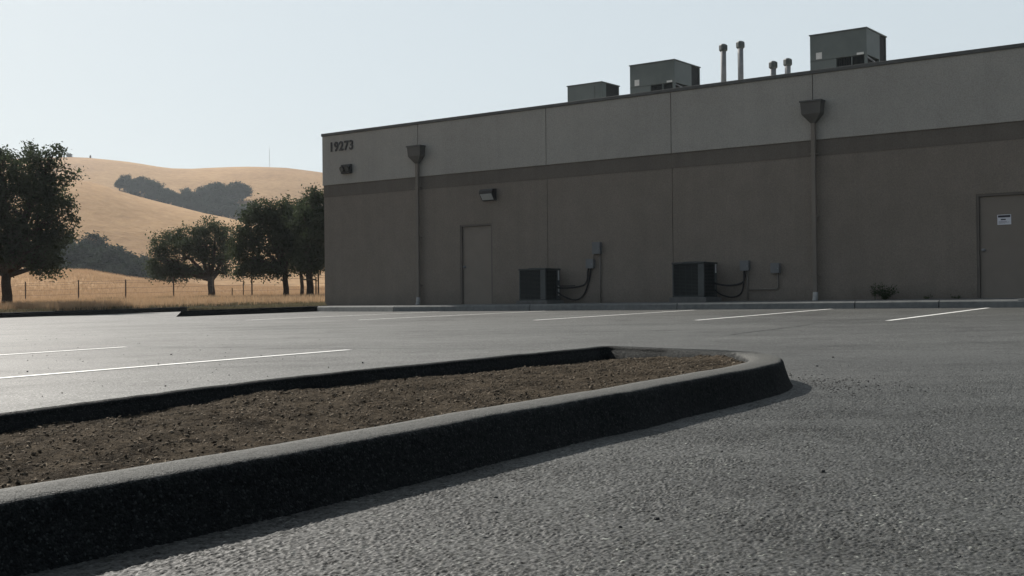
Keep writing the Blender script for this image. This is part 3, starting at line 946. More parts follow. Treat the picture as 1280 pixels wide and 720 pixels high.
# ------------------------------------------------------------------ fittings on the wall
def wall_pack():
    r = thing("wall_light", "dark wall pack lamp with pale slanted lens above the left door", "wall lamp", at_wall(6.35, 0, 2.80), ROT)
    prof = [(0, 0.0), (-0.07, 0.02), (-0.20, 0.20), (-0.20, 0.27), (-0.16, 0.315), (0, 0.325)]
    MB().prism(prof, -0.23, 0.23).build("housing", M['black'], r, bevel=0.012)
    # lens on the slanted face
    a = Vector((-0.085, 0.0305)); b = Vector((-0.196, 0.185)); t = (b - a).normalized(); nr = Vector((-t.y, t.x)) * 0.008
    if nr.x > 0: nr = -nr
    MB().prism([(a.x, a.y), (b.x, b.y), (b.x + nr.x, b.y + nr.y), (a.x + nr.x, a.y + nr.y)], -0.19, 0.19).build("lens", M['lens'], r)
wall_pack()

def flood():
    r = thing("floodlight", "small black twin headed floodlight below the street number", "floodlight", at_wall(1.03, -0.036, 3.92), ROT)
    MB().box(-0.20, 0.20, -0.09, 0, 0.0, 0.27).build("back_box", M['black'], r, bevel=0.012)
    for sx in (-0.10, 0.10):
        h = MB()
        for p0, p1 in (((sx, -0.08, 0.14), (sx * 1.05, -0.15, 0.12)),):
            h.tube([p0, (sx, -0.095, 0.137), (sx * 1.02, -0.11, 0.133), p1], [0.05, 0.07, 0.088, 0.09], 14)
        hd = h.build("lamp_head", M['black'], r, smooth=False)
        MB().tube([(sx * 1.05, -0.1502, 0.12), (sx * 1.053, -0.156, 0.1185)], [0.07, 0.065], 14).build("lens", M['ac_post'], hd)
flood()

def ebox(name, label, s, z0, z1, w, conduits, lid=True):
    r = thing(name, label, "electrical box", at_wall(s, 0, z0), ROT, "grey electrical boxes on the wall")
    h = z1 - z0
    MB().box(-w / 2, w / 2, -0.10, 0.0, 0, h).build("box_body", M['box'], r, bevel=0.006)
    MB().box(-w / 2 - 0.006, w / 2 + 0.006, -0.113, -0.1005, -0.004, h + 0.006).build("cover", M['box'], r, bevel=0.004)
    MB().box(w / 2 - 0.04, w / 2 - 0.02, -0.12, -0.1135, h * 0.4, h * 0.52).build("latch", M['galv'], r)
    for pts, rad, mt in conduits:
        MB().tube([(x - s, y, z - z0) for x, y, z in pts], rad, 10).build("conduit", M[mt], r, smooth=True)
ebox("electrical_box", "upper grey electrical box with long conduit right of the left air conditioner", 9.80, 1.26, 1.55, 0.22, [([(9.87, -0.03, 1.27), (9.87, -0.03, -0.05)], 0.017, 'conduit')])
ebox("electrical_box", "lower grey electrical box fed by drooping black hoses beside left air conditioner", 9.60, 0.90, 1.13, 0.21, [([(9.68, -0.03, 1.12), (9.68, -0.03, 1.24), (9.74, -0.03, 1.30)], 0.012, 'conduit')])
ebox("electrical_box", "grey electrical box directly right of the right air conditioner", 13.88, 0.74, 0.97, 0.21, [([(13.92, -0.03, 0.75), (13.92, -0.03, 0.05)], 0.016, 'conduit')])
ebox("electrical_box", "grey electrical box on an L shaped conduit, nearest the right downspout", 14.64, 0.67, 0.89, 0.20,
     [([(14.68, -0.03, 0.68), (14.68, -0.03, 0.34), (14.66, -0.03, 0.315), (14.62, -0.03, 0.30), (13.95, -0.03, 0.30)], 0.016, 'conduit')])

def condenser():
    W, D, H = 0.83, 0.66, 0.86
    r = thing("air_conditioner", "", "air conditioner", (0, 0, 0), ROT)
    MB().box(-0.06, W + 0.08, -0.05, D + 0.05, -0.13, 0.035).build("pad", M['walk'], r, bevel=0.008)
    MB().box(0.03, W - 0.03, 0.03, D - 0.03, 0.06, H - 0.05).build("coil", M['ac_core'], r)
    MB().box(0, W, 0, D, 0.036, 0.075).build("base_pan", M['ac_dark'], r, bevel=0.006)
    lid = MB().box(-0.012, W + 0.012, -0.012, D + 0.012, H - 0.055, H - 0.01).build("top_cover", M['ac_dark'], r, bevel=0.012)
    fg = MB()
    for rr in (0.06, 0.12, 0.18, 0.24, 0.29):
        pts = [(W / 2 + rr * math.cos(a), D / 2 + rr * math.sin(a), H) for a in np.linspace(0, 2 * math.pi, 25)]
        fg.tube(pts, 0.004, 5)
    for k in range(6):
        a = math.pi * k / 6
        fg.tube([(W / 2 - 0.3 * math.cos(a), D / 2 - 0.3 * math.sin(a), H - 0.004), (W / 2 + 0.3 * math.cos(a), D / 2 + 0.3 * math.sin(a), H - 0.004)], 0.004, 5)
    fg.build("fan_guard", M['ac_dark'], lid)
    cz = (0.075, H - 0.056)
    for x0, x1, y0, y1 in ((0, 0.035, 0, 0.035), (W - 0.16, W, 0, 0.05), (0, 0.035, D - 0.035, D), (W - 0.035, W, D - 0.13, D)):
        MB().box(x0, x1, y0, y1, *cz).build("corner_post", M['ac_post'], r, bevel=0.01)
    def slats(along_x, u0, u1, fixed, sgn):
        mb = MB(); n = 22
        for k in range(n):
            z = cz[0] + 0.02 + k * (cz[1] - cz[0] - 0.04) / (n - 1)
            if along_x:
                mb.prism([(fixed, z - 0.004), (fixed + sgn * 0.016, z + 0.010), (fixed + sgn * 0.018, z + 0.013), (fixed, z)], u0, u1)
            else:
                b = len(mb.v)
                for y in (u0, u1):
                    mb.v += [(fixed, y, z - 0.004), (fixed + sgn * 0.016, y, z + 0.010), (fixed + sgn * 0.018, y, z + 0.013), (fixed, y, z)]
                mb.f += [(b, b + 1, b + 5, b + 4), (b + 1, b + 2, b + 6, b + 5), (b + 2, b + 3, b + 7, b + 6), (b + 3, b, b + 4, b + 7), (b, b + 3, b + 2, b + 1), (b + 4, b + 5, b + 6, b + 7)]
        for q in np.linspace(u0, u1, 5)[1:-1]:
            if along_x: mb.box(q - 0.004, q + 0.004, fixed - 0.004, fixed + 0.004, *cz)
            else: mb.box(fixed - 0.004, fixed + 0.004, q - 0.004, q + 0.004, *cz)
        mb.build("louvre_panel", M['ac_dark'], r)
    slats(True, 0.036, W - 0.161, 0.006, 1)
    slats(True, 0.036, W - 0.036, D - 0.006, -1)
    slats(False, 0.036, D - 0.036, 0.006, 1)
    slats(False, 0.051, D - 0.131, W - 0.006, -1)
    return r
ac1 = condenser()
ac2 = copy_tree(ac1)
ac1.location = at_wall(7.93, -0.86, 0.06)
ac2.location = at_wall(12.40, -0.86, 0.10)
tag(ac1, "dark louvred air conditioner on a concrete pad right of the left door", "air conditioner", "air conditioners at the wall base")
tag(ac2, "dark louvred air conditioner on a pad beside a wall joint, farther right", "air conditioner", "air conditioners at the wall base")
def tags(r, zs):
    for z0, z1 in zs:
        MB().box(0.8302, 0.834, 0.555, 0.615, z0, z1).build("label_plate", M['tag'], r)
tags(ac1, ((0.55, 0.80), (0.16, 0.41)))
tags(ac2, ((0.60, 0.82),))
def hose(r, pts, rad, name="hose"):
    P, _ = catmull3(pts)
    MB().tube(P, rad, 8).build(name, M['hose'], r, smooth=True)
def catmull3(P):
    P = [Vector(p) for p in P]; out = []
    for i in range(len(P) - 1):
        p0, p1, p2, p3 = P[max(i - 1, 0)], P[i], P[i + 1], P[min(i + 2, len(P) - 1)]
        for k in range(6):
            t = k / 6
            out.append(0.5 * ((2 * p1) + (p2 - p0) * t + (2 * p0 - 5 * p1 + 4 * p2 - p3) * t * t + (3 * p1 - p0 - 3 * p2 + p3) * t ** 3))
    out.append(P[-1])
    return out, None
hose(ac1, [(0.82, 0.52, 0.36), (1.0, 0.62, 0.345), (1.25, 0.76, 0.37), (1.47, 0.81, 0.43), (1.56, 0.82, 0.56), (1.57, 0.82, 0.74), (1.60, 0.82, 0.85)], 0.022)
hose(ac1, [(0.82, 0.55, 0.24), (0.95, 0.66, 0.13), (1.12, 0.76, 0.05), (1.32, 0.81, 0.07), (1.48, 0.82, 0.22), (1.58, 0.82, 0.45), (1.64, 0.82, 0.66), (1.67, 0.82, 0.85)], 0.020)
hose(ac1, [(0.82, 0.60, 0.40), (1.05, 0.74, 0.40), (1.2, 0.80, 0.41)], 0.012)
hose(ac2, [(0.82, 0.52, 0.36), (1.0, 0.66, 0.31), (1.2, 0.78, 0.31), (1.40, 0.82, 0.37), (1.46, 0.82, 0.5), (1.46, 0.82, 0.66)], 0.022)
hose(ac2, [(0.82, 0.55, 0.20), (0.95, 0.66, 0.08), (1.15, 0.78, 0.03), (1.34, 0.82, 0.10), (1.42, 0.82, 0.30), (1.44, 0.82, 0.64)], 0.018)

def door_sign():
    r = thing("door_sign", "small white notice with black heading on the right hand door", "sign", at_wall(19.62, 0.054, 1.55), ROT)
    MB().box(-0.135, 0.135, -0.008, 0, 0, 0.205).build("board", M['white'], r)
    MB().box(-0.12, 0.12, -0.0115, -0.0085, 0.148, 0.192).build("heading_bar", M['ink'], r)
    mk = MB()
    mk.box(-0.065, 0.03, -0.0105, -0.0085, 0.093, 0.118)
    for k, (a, b) in enumerate(((-0.11, 0.05), (-0.11, 0.10), (-0.11, 0.02))): mk.box(a, b, -0.0105, -0.0085, 0.064 - k * 0.018, 0.069 - k * 0.018)
    mk.build("printed_lines", M['ink'], r)
door_sign()

# ------------------------------------------------------------------ on the roof
def rooftop(label, s0, s1, d0, d1, ztop, big=True):
    r = thing("rooftop_unit", label, "rooftop unit", at_wall(s0, d0, 4.952), ROT, "air handling units on the roof")
    W, D, H = s1 - s0, d1 - d0, ztop - 4.952
    MB().box(-0.03, W + 0.03, 0.03, D - 0.03, 0, 0.2).build("roof_curb", M['galv'], r)
    cab = MB()
    dm = D * 0.66
    if big:
        hm = H * 0.60
        xs = W * 0.47
        cab.box(0, W, 0, dm, hm, H - 0.03)                      # upper box
        cab.box(0, xs, 0, dm, 0.2, hm)                           # solid left half below
        cab.box(W - 0.06, W, 0, 0.06, 0.2, hm); cab.box(W * 0.73, W * 0.75, 0, 0.05, 0.2, hm)
        cab.box(xs, W, 0.01, dm, 0.2, 0.36)
        cab.box(W - 0.05, W, dm - 0.06, dm, 0.36, hm)
        cab.box(W - 0.05, W, dm, D, 0.2, 0.28); cab.box(0, W - 0.05, dm, D, 0.2, H - 0.03)
        cab.box(W - 0.05, W, D - 0.05, D, 0.28, H - 0.03)
        cb = cab.build("cabinet", M['unit'], r, bevel=0.006)
        MB().box(xs, W - 0.08, 0.06, dm - 0.02, 0.36, hm - 0.01).build("coil", M['ac_core'], r)
        sl = MB()
        for k in range(9):
            x = xs + 0.03 + k * (W * 0.73 - xs - 0.04) / 8
            sl.box(x - 0.004, x + 0.004, 0.03, 0.05, 0.36, hm - 0.01)
        for k in range(9):
            x = W * 0.755 + 0.02 + k * (W * 0.245 - 0.1) / 8
            sl.box(x - 0.004, x + 0.004, 0.03, 0.05, 0.36, hm - 0.01)
        sl.build("louvre_panel", M['ac_dark'], r)
        MB().box(W - 0.049, W - 0.02, dm + 0.002, D - 0.052, 0.282, H - 0.032).build("side_coil", M['ac_core'], r)
        MB().box(W - 0.019, W + 0.004, dm + 0.002, D - 0.052, hm - 0.1, hm - 0.06).build("side_rail", M['galv'], r)
        hd = MB().prism([(0.10, hm - 0.02), (dm - 0.1, hm - 0.10), (dm - 0.1, hm - 0.13), (0.10, hm - 0.05)], W - 0.055, W - 0.02)
        hd.build("brace", M['galv'], r)
        MB().box(W * 0.11, W * 0.215, -0.006, -0.001, hm + 0.03, hm + 0.19).build("label_plate", M['tag'], r)
        MB().box(W * 0.83, W * 0.95, -0.006, -0.001, hm + 0.01, hm + 0.06).build("label_plate", M['tag'], r)
        MB().box(W * 0.03, W * 0.2, -0.006, -0.001, 0.52, 0.58).build("label_plate", M['tag'], r)
        MB().box(0.0, xs, -0.005, -0.001, hm - 0.02, hm - 0.002).build("seam_strip", M['unit_lid'], r)
    else:
        cab.box(0, W, 0, D * 0.25, 0.2, H - 0.03); cab.box(0, W - 0.03, D * 0.25, D, 0.2, H - 0.03)
        cab.box(W - 0.03, W, D - 0.04, D, 0.2, H - 0.03)
        cab.build("cabinet", M['unit'], r, bevel=0.006)
        MB().box(W - 0.0298, W - 0.008, D * 0.25 + 0.002, D - 0.042, 0.202, H - 0.032).build("side_coil", M['ac_core'], r)
        MB().box(W * 0.78, W * 0.81, -0.006, -0.001, 0.45, H - 0.1).build("seam_strip", M['unit_lid'], r)
        MB().box(W * 0.72, W * 0.80, -0.012, -0.007, 0.50, 0.55).build("latch", M['ac_dark'], r)
    MB().box(-0.02, W + 0.02, -0.02, D + 0.02, H - 0.029, H).build("top_cover", M['unit_lid'], r, bevel=0.004)
rooftop("smallest and leftmost grey rooftop unit, a low plain box", 7.22, 8.37, 2.5, 3.42, 6.165, False)
rooftop("middle grey rooftop unit with louvres, left of the tall vent pipes", 9.28, 10.66, 2.5, 3.94, 6.49)
rooftop("largest grey rooftop unit, rightmost on the roof", 14.46, 15.89, 2.5, 3.86, 6.585)

def vent(label, s, ztop, group):
    r = thing("vent_pipe", label, "vent pipe", at_wall(s, 2.5, 4.952), ROT, group)
    h = ztop - 4.952
    MB().lathe([(0.16, 0), (0.14, 0.03), (0.085, 0.10), (0.074, 0.12)], n=16).build("flashing", M['galv'], r, smooth=True)
    MB().lathe([(0.072, 0.12), (0.072, h - 0.1)], n=16).build("pipe", M['galv'], r, smooth=True)
    c = MB().lathe([(0.078, h - 0.20), (0.105, h - 0.17), (0.115, h - 0.165), (0.115, h - 0.05), (0.085, h - 0.02), (0.04, h)], n=8)
    c.build("cap", M['unit_lid'], r)
vent("tall galvanised vent pipe with dark cap, left one of the tall pair", 12.10, 6.69, "vent pipes on the roof")
vent("tall galvanised vent pipe with dark cap, right one of the tall pair", 12.585, 6.70, "vent pipes on the roof")
vent("short capped vent pipe, left one of the short pair", 13.48, 6.07, "vent pipes on the roof")
vent("short capped vent pipe, right one of the short pair, nearest the largest rooftop unit", 13.87, 6.09, "vent pipes on the roof")

# ------------------------------------------------------------------ trees
def leaves_mesh(name, centres, size, rng, material, flat=0.35):
    c = np.asarray(centres, float); n = len(c)
    a = rng.normal(size=(n, 3)); a[:, 2] *= 0.8
    a /= np.linalg.norm(a, axis=1)[:, None]
    b = np.cross(a, rng.normal(size=(n, 3))); b /= np.linalg.norm(b, axis=1)[:, None]
    nn = np.cross(a, b)
    L = (size * rng.uniform(0.6, 1.35, n))[:, None]; W = L * rng.uniform(0.40, 0.62, n)[:, None]
    v = np.stack([c - a * L * 0.5, c + b * W * 0.5 + nn * L * 0.10, c + a * L * 0.5, c - b * W * 0.5 + nn * L * 0.10], 1).reshape(-1, 3)
    f = np.arange(4 * n).reshape(n, 4)
    return np_mesh(name, v, f, material)

def crown_points(lobes, n, rng, clump=0.26, per=26, hollow=0.55):
    vol = np.array([l[3] * l[4] * l[5] for l in lobes]); vol = vol ** 0.8; vol /= vol.sum()
    nc = max(8, n // per)
    sub = []
    for l, w in zip(lobes, vol):            # every lobe breaks up into boughs of its own
        sub.append((*l[:3], l[3] * 0.72, l[4] * 0.72, l[5] * 0.72, w * 0.8))
        for k in range(9):
            q = rng.normal(size=3); q /= np.linalg.norm(q)
            if q[2] < -0.5: q[2] *= -0.6
            f = rng.uniform(0.22, 0.42)
            e = rng.uniform(0.72, 1.02)
            sub.append((l[0] + q[0] * l[3] * e, l[1] + q[1] * l[4] * e, l[2] + q[2] * l[5] * e, l[3] * f * 1.15, l[4] * f * 1.15, l[5] * f * 0.85, w * f * 0.30))
    sw = np.array([q[6] for q in sub]); sw /= sw.sum()
    pick = rng.choice(len(sub), nc, p=sw)
    L = np.array(sub)[pick][:, :6]
    d = rng.normal(size=(nc, 3)); d /= np.linalg.norm(d, axis=1)[:, None]
    r = rng.random(nc) ** (1 / 3 * hollow) * rng.uniform(0.80, 1.06, nc)
    cc = L[:, :3] + d * r[:, None] * L[:, 3:6]
    rad = clump * rng.uniform(0.55, 1.35, nc)
    pts = np.repeat(cc, per, 0) + rng.normal(size=(nc * per, 3)) * np.repeat(rad, per)[:, None] * np.array([0.62, 0.62, 0.5])
    return pts, cc

def tree(name, label, base, trunk_r, fork, lobes, nleaf, leaf, seed, mat='oak', group=None, clump=0.26, lean=(0, 0)):
    rng = np.random.default_rng(seed)
    r = thing(name, label, "tree", base, 0, group)
    pts, cc = crown_points(lobes, nleaf, rng, clump)
    link_mesh("crown", leaves_mesh("crown", pts, leaf, rng, M[mat]), r)
    tb = MB()
    fx, fy = lean
    tb.tube([(0, 0, -0.15), (0.0, 0, 0.05), (fx * 0.35 + 0.03, fy * 0.35, fork * 0.4), (fx * 0.7 - 0.02, fy * 0.7, fork * 0.75), (fx, fy, fork)],
            [trunk_r * 1.5, trunk_r * 1.12, trunk_r * 0.98, trunk_r * 0.9, trunk_r * 0.88], 10)
    for l in lobes:
        c = Vector(l[:3]); st = Vector((fx, fy, fork))
        mid = st.lerp(c, 0.5) + Vector(rng.normal(0, 0.12, 3)); mid.z += 0.1
        tb.tube([st - Vector((0, 0, 0.08)), mid, c], [trunk_r * 0.62, trunk_r * 0.4, trunk_r * 0.18], 7)
        near = [q for q in cc if (Vector(q) - c).length < 1.3 * max(l[3:6])]
        rng.shuffle(near)
        for q in near[:9]:
            q = Vector(q)
            m2 = mid.lerp(q, 0.5) + Vector(rng.normal(0, 0.1, 3))
            tb.tube([mid.lerp(c, rng.uniform(0, 1)), m2, q], [trunk_r * 0.2, trunk_r * 0.12, trunk_r * 0.05], 5)
    tb.build("trunk", M['bark'], r, smooth=True)
    return r

def spot(px, Y, dz=0.0):
    x = (px - 640) / 1500 * Y
    return (x, Y, float(terrain(x, Y)) + dz)

# the big oak at the left edge
tree("oak_tree", "largest dark oak at the left edge of the lot, its crown reaching above the hills", spot(8, 44), 0.19, 1.35,
     [(0.5, 0.2, 3.7, 1.75, 1.6, 1.7), (1.1, 0, 4.9, 1.25, 1.2, 1.05), (2.0, 0.1, 3.5, 0.75, 0.9, 0.75), (-1.4, 0.2, 4.2, 1.5, 1.5, 1.5), (-0.3, 0, 5.4, 0.65, 0.8, 0.75),
      (1.5, 0, 2.0, 0.75, 0.9, 0.55), (-1.3, 0, 2.3, 1.1, 1.1, 0.8), (1.65, 0.2, 5.7, 0.55, 0.5, 0.45), (0.5, 0, 2.5, 1.2, 1.0, 0.7), (-0.6, 0, 3.2, 1.5, 1.4, 1.2), (1.35, 0.1, 1.55, 0.75, 0.8, 0.42), (0.3, -0.2, 1.9, 0.9, 0.8, 0.45), (-0.9, 0, 1.8, 0.9, 0.8, 0.5), (1.7, 0, 2.7, 0.8, 0.8, 0.7)], 42000, 0.12, 21)
tree("oak_tree", "spreading low oak on a bare trunk beyond the wire fence, standing alone mid field", spot(264, 66), 0.20, 1.25,
     [(0.25, 0, 3.6, 1.0, 1.1, 1.05), (-1.15, 0.1, 3.1, 1.1, 1.2, 1.1), (-2.15, 0, 3.0, 0.9, 1.0, 0.95), (-2.85, 0, 2.3, 0.75, 0.9, 1.0), (-0.1, 0, 2.4, 0.9, 1.0, 0.6), (0.75, 0, 2.6, 0.5, 0.8, 0.9), (-3.0, 0, 1.6, 0.6, 0.8, 0.5), (-1.5, 0, 1.75, 0.9, 0.8, 0.6), (0.75, 0, 1.75, 0.35, 0.6, 0.45), (-2.2, 0, 1.75, 0.7, 0.8, 0.5), (-0.95, 0, 1.5, 0.7, 0.8, 0.4), (-1.9, 0, 1.4, 0.7, 0.8, 0.4)], 23000, 0.125, 31)
G3 = "oaks growing together beside the building"
tree("oak_tree", "rounded oak on a straight dark trunk, leftmost of the trees beside the building", spot(357, 52), 0.13, 1.25,
     [(-0.7, 0, 2.8, 1.2, 1.1, 1.2), (-1.65, 0.1, 2.1, 0.8, 0.9, 0.95), (-0.1, 0, 3.6, 0.8, 0.9, 0.85), (-1.1, 0, 3.7, 0.7, 0.8, 0.6), (0.25, 0, 2.1, 0.7, 0.8, 0.9), (-1.0, 0, 1.55, 1.0, 0.8, 0.5), (0.1, 0, 2.9, 0.8, 0.8, 0.8), (-1.75, 0, 2.9, 0.5, 0.6, 0.5), (-1.5, 0, 1.35, 0.8, 0.7, 0.4), (-0.4, 0, 1.25, 0.9, 0.7, 0.35), (0.6, 0, 2.7, 0.6, 0.7, 1.1)], 27000, 0.12, 41, group=G3)
tree("oak_tree", "slim trunked oak between the rounded oak and the staked oak", spot(377, 54), 0.085, 1.5,
     [(0.1, 0, 3.0, 0.85, 0.9, 1.15), (0.15, 0, 4.0, 0.55, 0.6, 0.6), (-0.5, 0, 3.5, 0.5, 0.6, 0.7), (0.3, 0, 1.95, 0.8, 0.7, 0.55), (-0.4, 0, 2.5, 0.7, 0.7, 0.8), (0.2, 0, 1.5, 0.8, 0.7, 0.3), (-0.4, 0, 3.3, 0.6, 0.7, 0.8)], 19000, 0.12, 51, group=G3)
st_tree = spot(387, 50)
tree("oak_tree", "staked oak pressed against the building's left corner, tallest of the three", st_tree, 0.15, 1.5,
     [(0.35, 0.3, 2.9, 1.0, 1.0, 1.1), (0.4, 0.3, 3.8, 0.75, 0.8, 0.75), (0.9, 0.4, 3.3, 0.9, 0.9, 1.1), (0.2, 0.2, 1.85, 0.85, 0.8, 0.55), (0.15, 0.2, 4.4, 0.3, 0.4, 0.3), (-0.1, 0.2, 2.8, 0.6, 0.7, 0.9), (0.1, 0.1, 1.45, 0.7, 0.6, 0.3)], 22000, 0.12, 61, group=G3)
def stake():
    r = thing("tree_stakes", "two wooden stakes joined by a crossbar around the staked oak", "tree stakes", st_tree)
    for sx in (-0.30, 0.30):
        MB().tube([(sx, -0.25, -0.2), (sx + 0.01, -0.25, 1.02)], 0.028, 8).build("stake", M['stake'], r)
    MB().box(-0.33, 0.33, -0.29, -0.25, 0.88, 0.94).build("crossbar", M['stake'], r)
stake()

# ------------------------------------------------------------------ wire fence
def fence():
    PX = [-45, 32, 98, 157, 217, 266, 315, 357, 398, 438]
    YS = np.interp(PX, [-45, 32, 217, 440], [61.5, 60, 56, 52])
    pts = [spot(p, y) for p, y in zip(PX, YS)]
    o = pts[1]
    r = thing("wire_fence", "thin wire fence on rusty posts along the dry grass field", "fence", o)
    rng = random.Random(2)
    tops = []
    for p in pts:
        lx, ly = rng.uniform(-0.02, 0.02), rng.uniform(-0.02, 0.02)
        h = 1.16 + rng.uniform(-0.04, 0.06)
        b = (p[0] - o[0], p[1] - o[1], p[2] - o[2])
        MB().tube([(b[0], b[1], b[2] - 0.3), (b[0] + lx, b[1] + ly, b[2] + h)], 0.034, 6).build("post", M['post'], r)
        tops.append(b)
    for hz in (0.25, 0.5, 0.75, 1.0, 1.1):
        mb = MB()
        line = []
        for a, b in zip(tops[:-1], tops[1:]):
            for k in range(6):
                t = k / 6
                line.append((a[0] + (b[0] - a[0]) * t, a[1] + (b[1] - a[1]) * t - 0.036, a[2] + (b[2] - a[2]) * t + hz - 0.02 * 4 * t * (1 - t)))
        mb.tube(line, 0.0055, 5).build("wire", M['post'], r)
    return r
fence()
for px, y, h, lab in ((290, 54.5, 0.62, "short stake left standing in the dry grass"), (304, 54.2, 0.95, "thin tall stake between two fence posts")):
    p = spot(px, y)
    tag(MB().tube([(0, 0, -0.2), (0.01, 0, h)], 0.022, 6).build("grass_stake", M['post']), lab, "stake").location = p

# ------------------------------------------------------------------ grass
def blades(name, label, n, region, hrange, wid, material, seed, lean=0.12, per=5):
    rng = np.random.default_rng(seed)
    X = []; Y = []
    while len(X) < n:
        p, y = region(rng)
        x = (p - 640) / 1500 * y
        s, d = tosd(x, y)
        if (s > -7.75 and d < 3.0) or (s > -0.3 and d < 24 and s < 46): continue
        X.append(x); Y.append(y)
    X = np.repeat(np.array(X), per) + rng.normal(0, 0.05, n * per); Y = np.repeat(np.array(Y), per) + rng.normal(0, 0.05, n * per)
    Z = terrain(X, Y) - 0.02
    s = (X - LX) * WX + (Y - LY) * WY
    keep = (s < -7.77) | (((X - LX) * NX + (Y - LY) * NY) > 3.0)
    X, Y, Z = X[keep], Y[keep], Z[keep]; m = len(X)
    a = rng.uniform(0, 6.28, m); h = rng.uniform(*hrange, m)
    lx, ly = rng.normal(0, lean, m) * h * 2, rng.normal(0, lean, m) * h * 2
    dx, dy = wid / 2 * np.cos(a), wid / 2 * np.sin(a)
    v = np.stack([np.stack([X - dx, Y - dy, Z], 1), np.stack([X + dx, Y + dy, Z], 1), np.stack([X + lx, Y + ly, Z + h], 1)], 1).reshape(-1, 3)
    o = link_mesh(name, np_mesh(name, v, np.arange(3 * m).reshape(m, 3), material))
    return tag(o, label, "grass", kind="stuff")
blades("dry_grass", "tall golden dry grass filling the field behind the kerb", 46000, lambda g: (g.uniform(-80, 440), 38 + 122 * g.random() ** 1.5), (0.12, 0.42), 0.024, M['grass_dry'], 71)
def verge(g):
    # strip just beyond the kerb line
    while True:
        if g.random() < 0.5:
            s = -7.8 - 2.4 * g.random() ** 1.5; d = g.uniform(-9, 14)
        else:
            s = g.uniform(-9, 0.5); d = 3.05 + 3.5 * g.random() ** 1.4
        x, y = wxy(s, d)
        p = 640 + 1500 * x / y
        if -60 < p < 440: return p, y
blades("green_grass", "short dull green grass strip along the far kerb", 9000, verge, (0.06, 0.18), 0.022, M['grass_green'], 72)
def tufts(g):
    c = ((140, 55.5, 12), (205, 54, 9), (300, 51.5, 22), (345, 49.5, 18), (395, 47.5, 12), (255, 53.5, 10))
    k = c[g.integers(len(c))]
    return k[0] + g.normal(0, k[2]), k[1] + g.normal(0, 0.7)
blades("weed_patch", "darker green weeds growing in patches along the fence line", 2200, tufts, (0.12, 0.38), 0.03, M['grass_green'], 73, 0.2)

# ------------------------------------------------------------------ far oaks
FAR = []
for k in range(4):
    rng = np.random.default_rng(100 + k)
    lobes = [(0, 0, 2.9, 2.2, 2.2, 1.9), (rng.uniform(-1.6, -0.8), 0.3, 2.5, 1.5, 1.5, 1.5), (rng.uniform(0.8, 1.6), -0.2, 2.7, 1.5, 1.5, 1.6), (rng.uniform(-0.5, 0.5), 0, 4.1, 1.2, 1.2, 0.95), (0, 0.2, 1.5, 2.0, 2.0, 1.1)]
    pts, cc = crown_points(lobes, 4200, rng, clump=0.5, per=20)
    cm = leaves_mesh("far_crown", pts, 0.42, rng, M['oak_far'])
    tb = MB().tube([(0, 0, -0.8), (0.05, 0, 0.6), (0, 0.05, 2.4)], [0.32, 0.26, 0.14], 8)
    tb.tube([(0, 0, 1.0), (0.7, 0, 2.0), (1.3, 0, 2.8)], [0.16, 0.11, 0.05], 6).tube([(0, 0, 1.1), (-0.6, 0.1, 2.0), (-1.2, 0.2, 2.6)], [0.16, 0.11, 0.05], 6)
    tm = bpy.data.meshes.new("far_trunk"); tm.from_pydata(tb.v, [], tb.f); tm.materials.append(M['bark'])
    FAR.append((cm, tm))
def far_tree(px, Y, h, k, label, group, squash=1.0):
    p = spot(px, Y, -0.1)
    r = thing("oak_tree", label, "tree", p, (px * 7.13 + Y) % 6.28, group)
    sc = h / 5.0
    r.scale = (sc * squash, sc * squash, sc)
    link_mesh("crown", FAR[k % 4][0], r); link_mesh("trunk", FAR[k % 4][1], r)
    return r
GM = "dark oaks at the foot of the near golden hill"
LM = "dark rounded oak in the clump at the foot of the golden hill"
for i, (px, Y, h) in enumerate(((60, 232, 6.4), (84, 240, 7.4), (98, 222, 8.2), (118, 236, 8.6), (133, 224, 8.0), (150, 230, 7.6), (165, 222, 6.2), (180, 236, 5.6), (196, 228, 4.6), (110, 210, 5.2), (142, 208, 4.6), (40, 236, 6.8), (78, 214, 4.8))):
    far_tree(px, Y, h, i, LM, GM)
GH = "hazy oaks in the fold of the far hill"
LH = "hazy blue grey oak in the dense grove filling the fold of the far hill"
def slope_hit(px, py):
    """distance at which the line of sight (px, py) meets the far hill's slope"""
    el = (376.7 - 0.01 * (px - 640) - py) / 1500
    for Y in np.arange(400, 640, 2.0):
        if terrain((px - 640) / 1500 * Y, Y) >= CAM_H + el * Y: return Y
    return 640
rng = random.Random(9)
# (bearing, foot row, height in metres)
GROVE = [(150, 238, 4.5), (156, 238, 6.5), (164, 242, 6.5), (171, 240, 5.5), (178, 241, 7.5), (186, 246, 7), (193, 248, 6.8), (201, 251, 6.2), (209, 254, 6.2), (217, 257, 6), (225, 259, 5.6), (234, 257, 7.2), (241, 262, 6.6), (250, 261, 7.4), (258, 258, 8.2), (266, 254, 8.4), (274, 254, 9), (282, 256, 8.8), (290, 257, 7.6), (297, 253, 8.2), (304, 252, 7.4),
         (170, 248, 5), (190, 254, 5.5), (206, 260, 5.4), (222, 264, 5), (238, 268, 5.4), (252, 270, 5.6), (266, 266, 7), (280, 266, 7), (292, 266, 5.6), (270, 274, 6), (286, 274, 6), (300, 274, 5.2), (308, 272, 5), (316, 277, 4.8), (256, 277, 5)]
for i, (px, py, h) in enumerate(GROVE):
    far_tree(px, slope_hit(px, py), h * rng.uniform(0.95, 1.1), i, LH, GH, 1.15)
far_tree(88, 640, 3.0, 1, "lone tiny bush on the hill crest right behind the big oak's crown", None, 1.3)

far_tree(121, 338, 1.1, 2, "low scrub bush by itself on the near golden hill", None, 1.8)

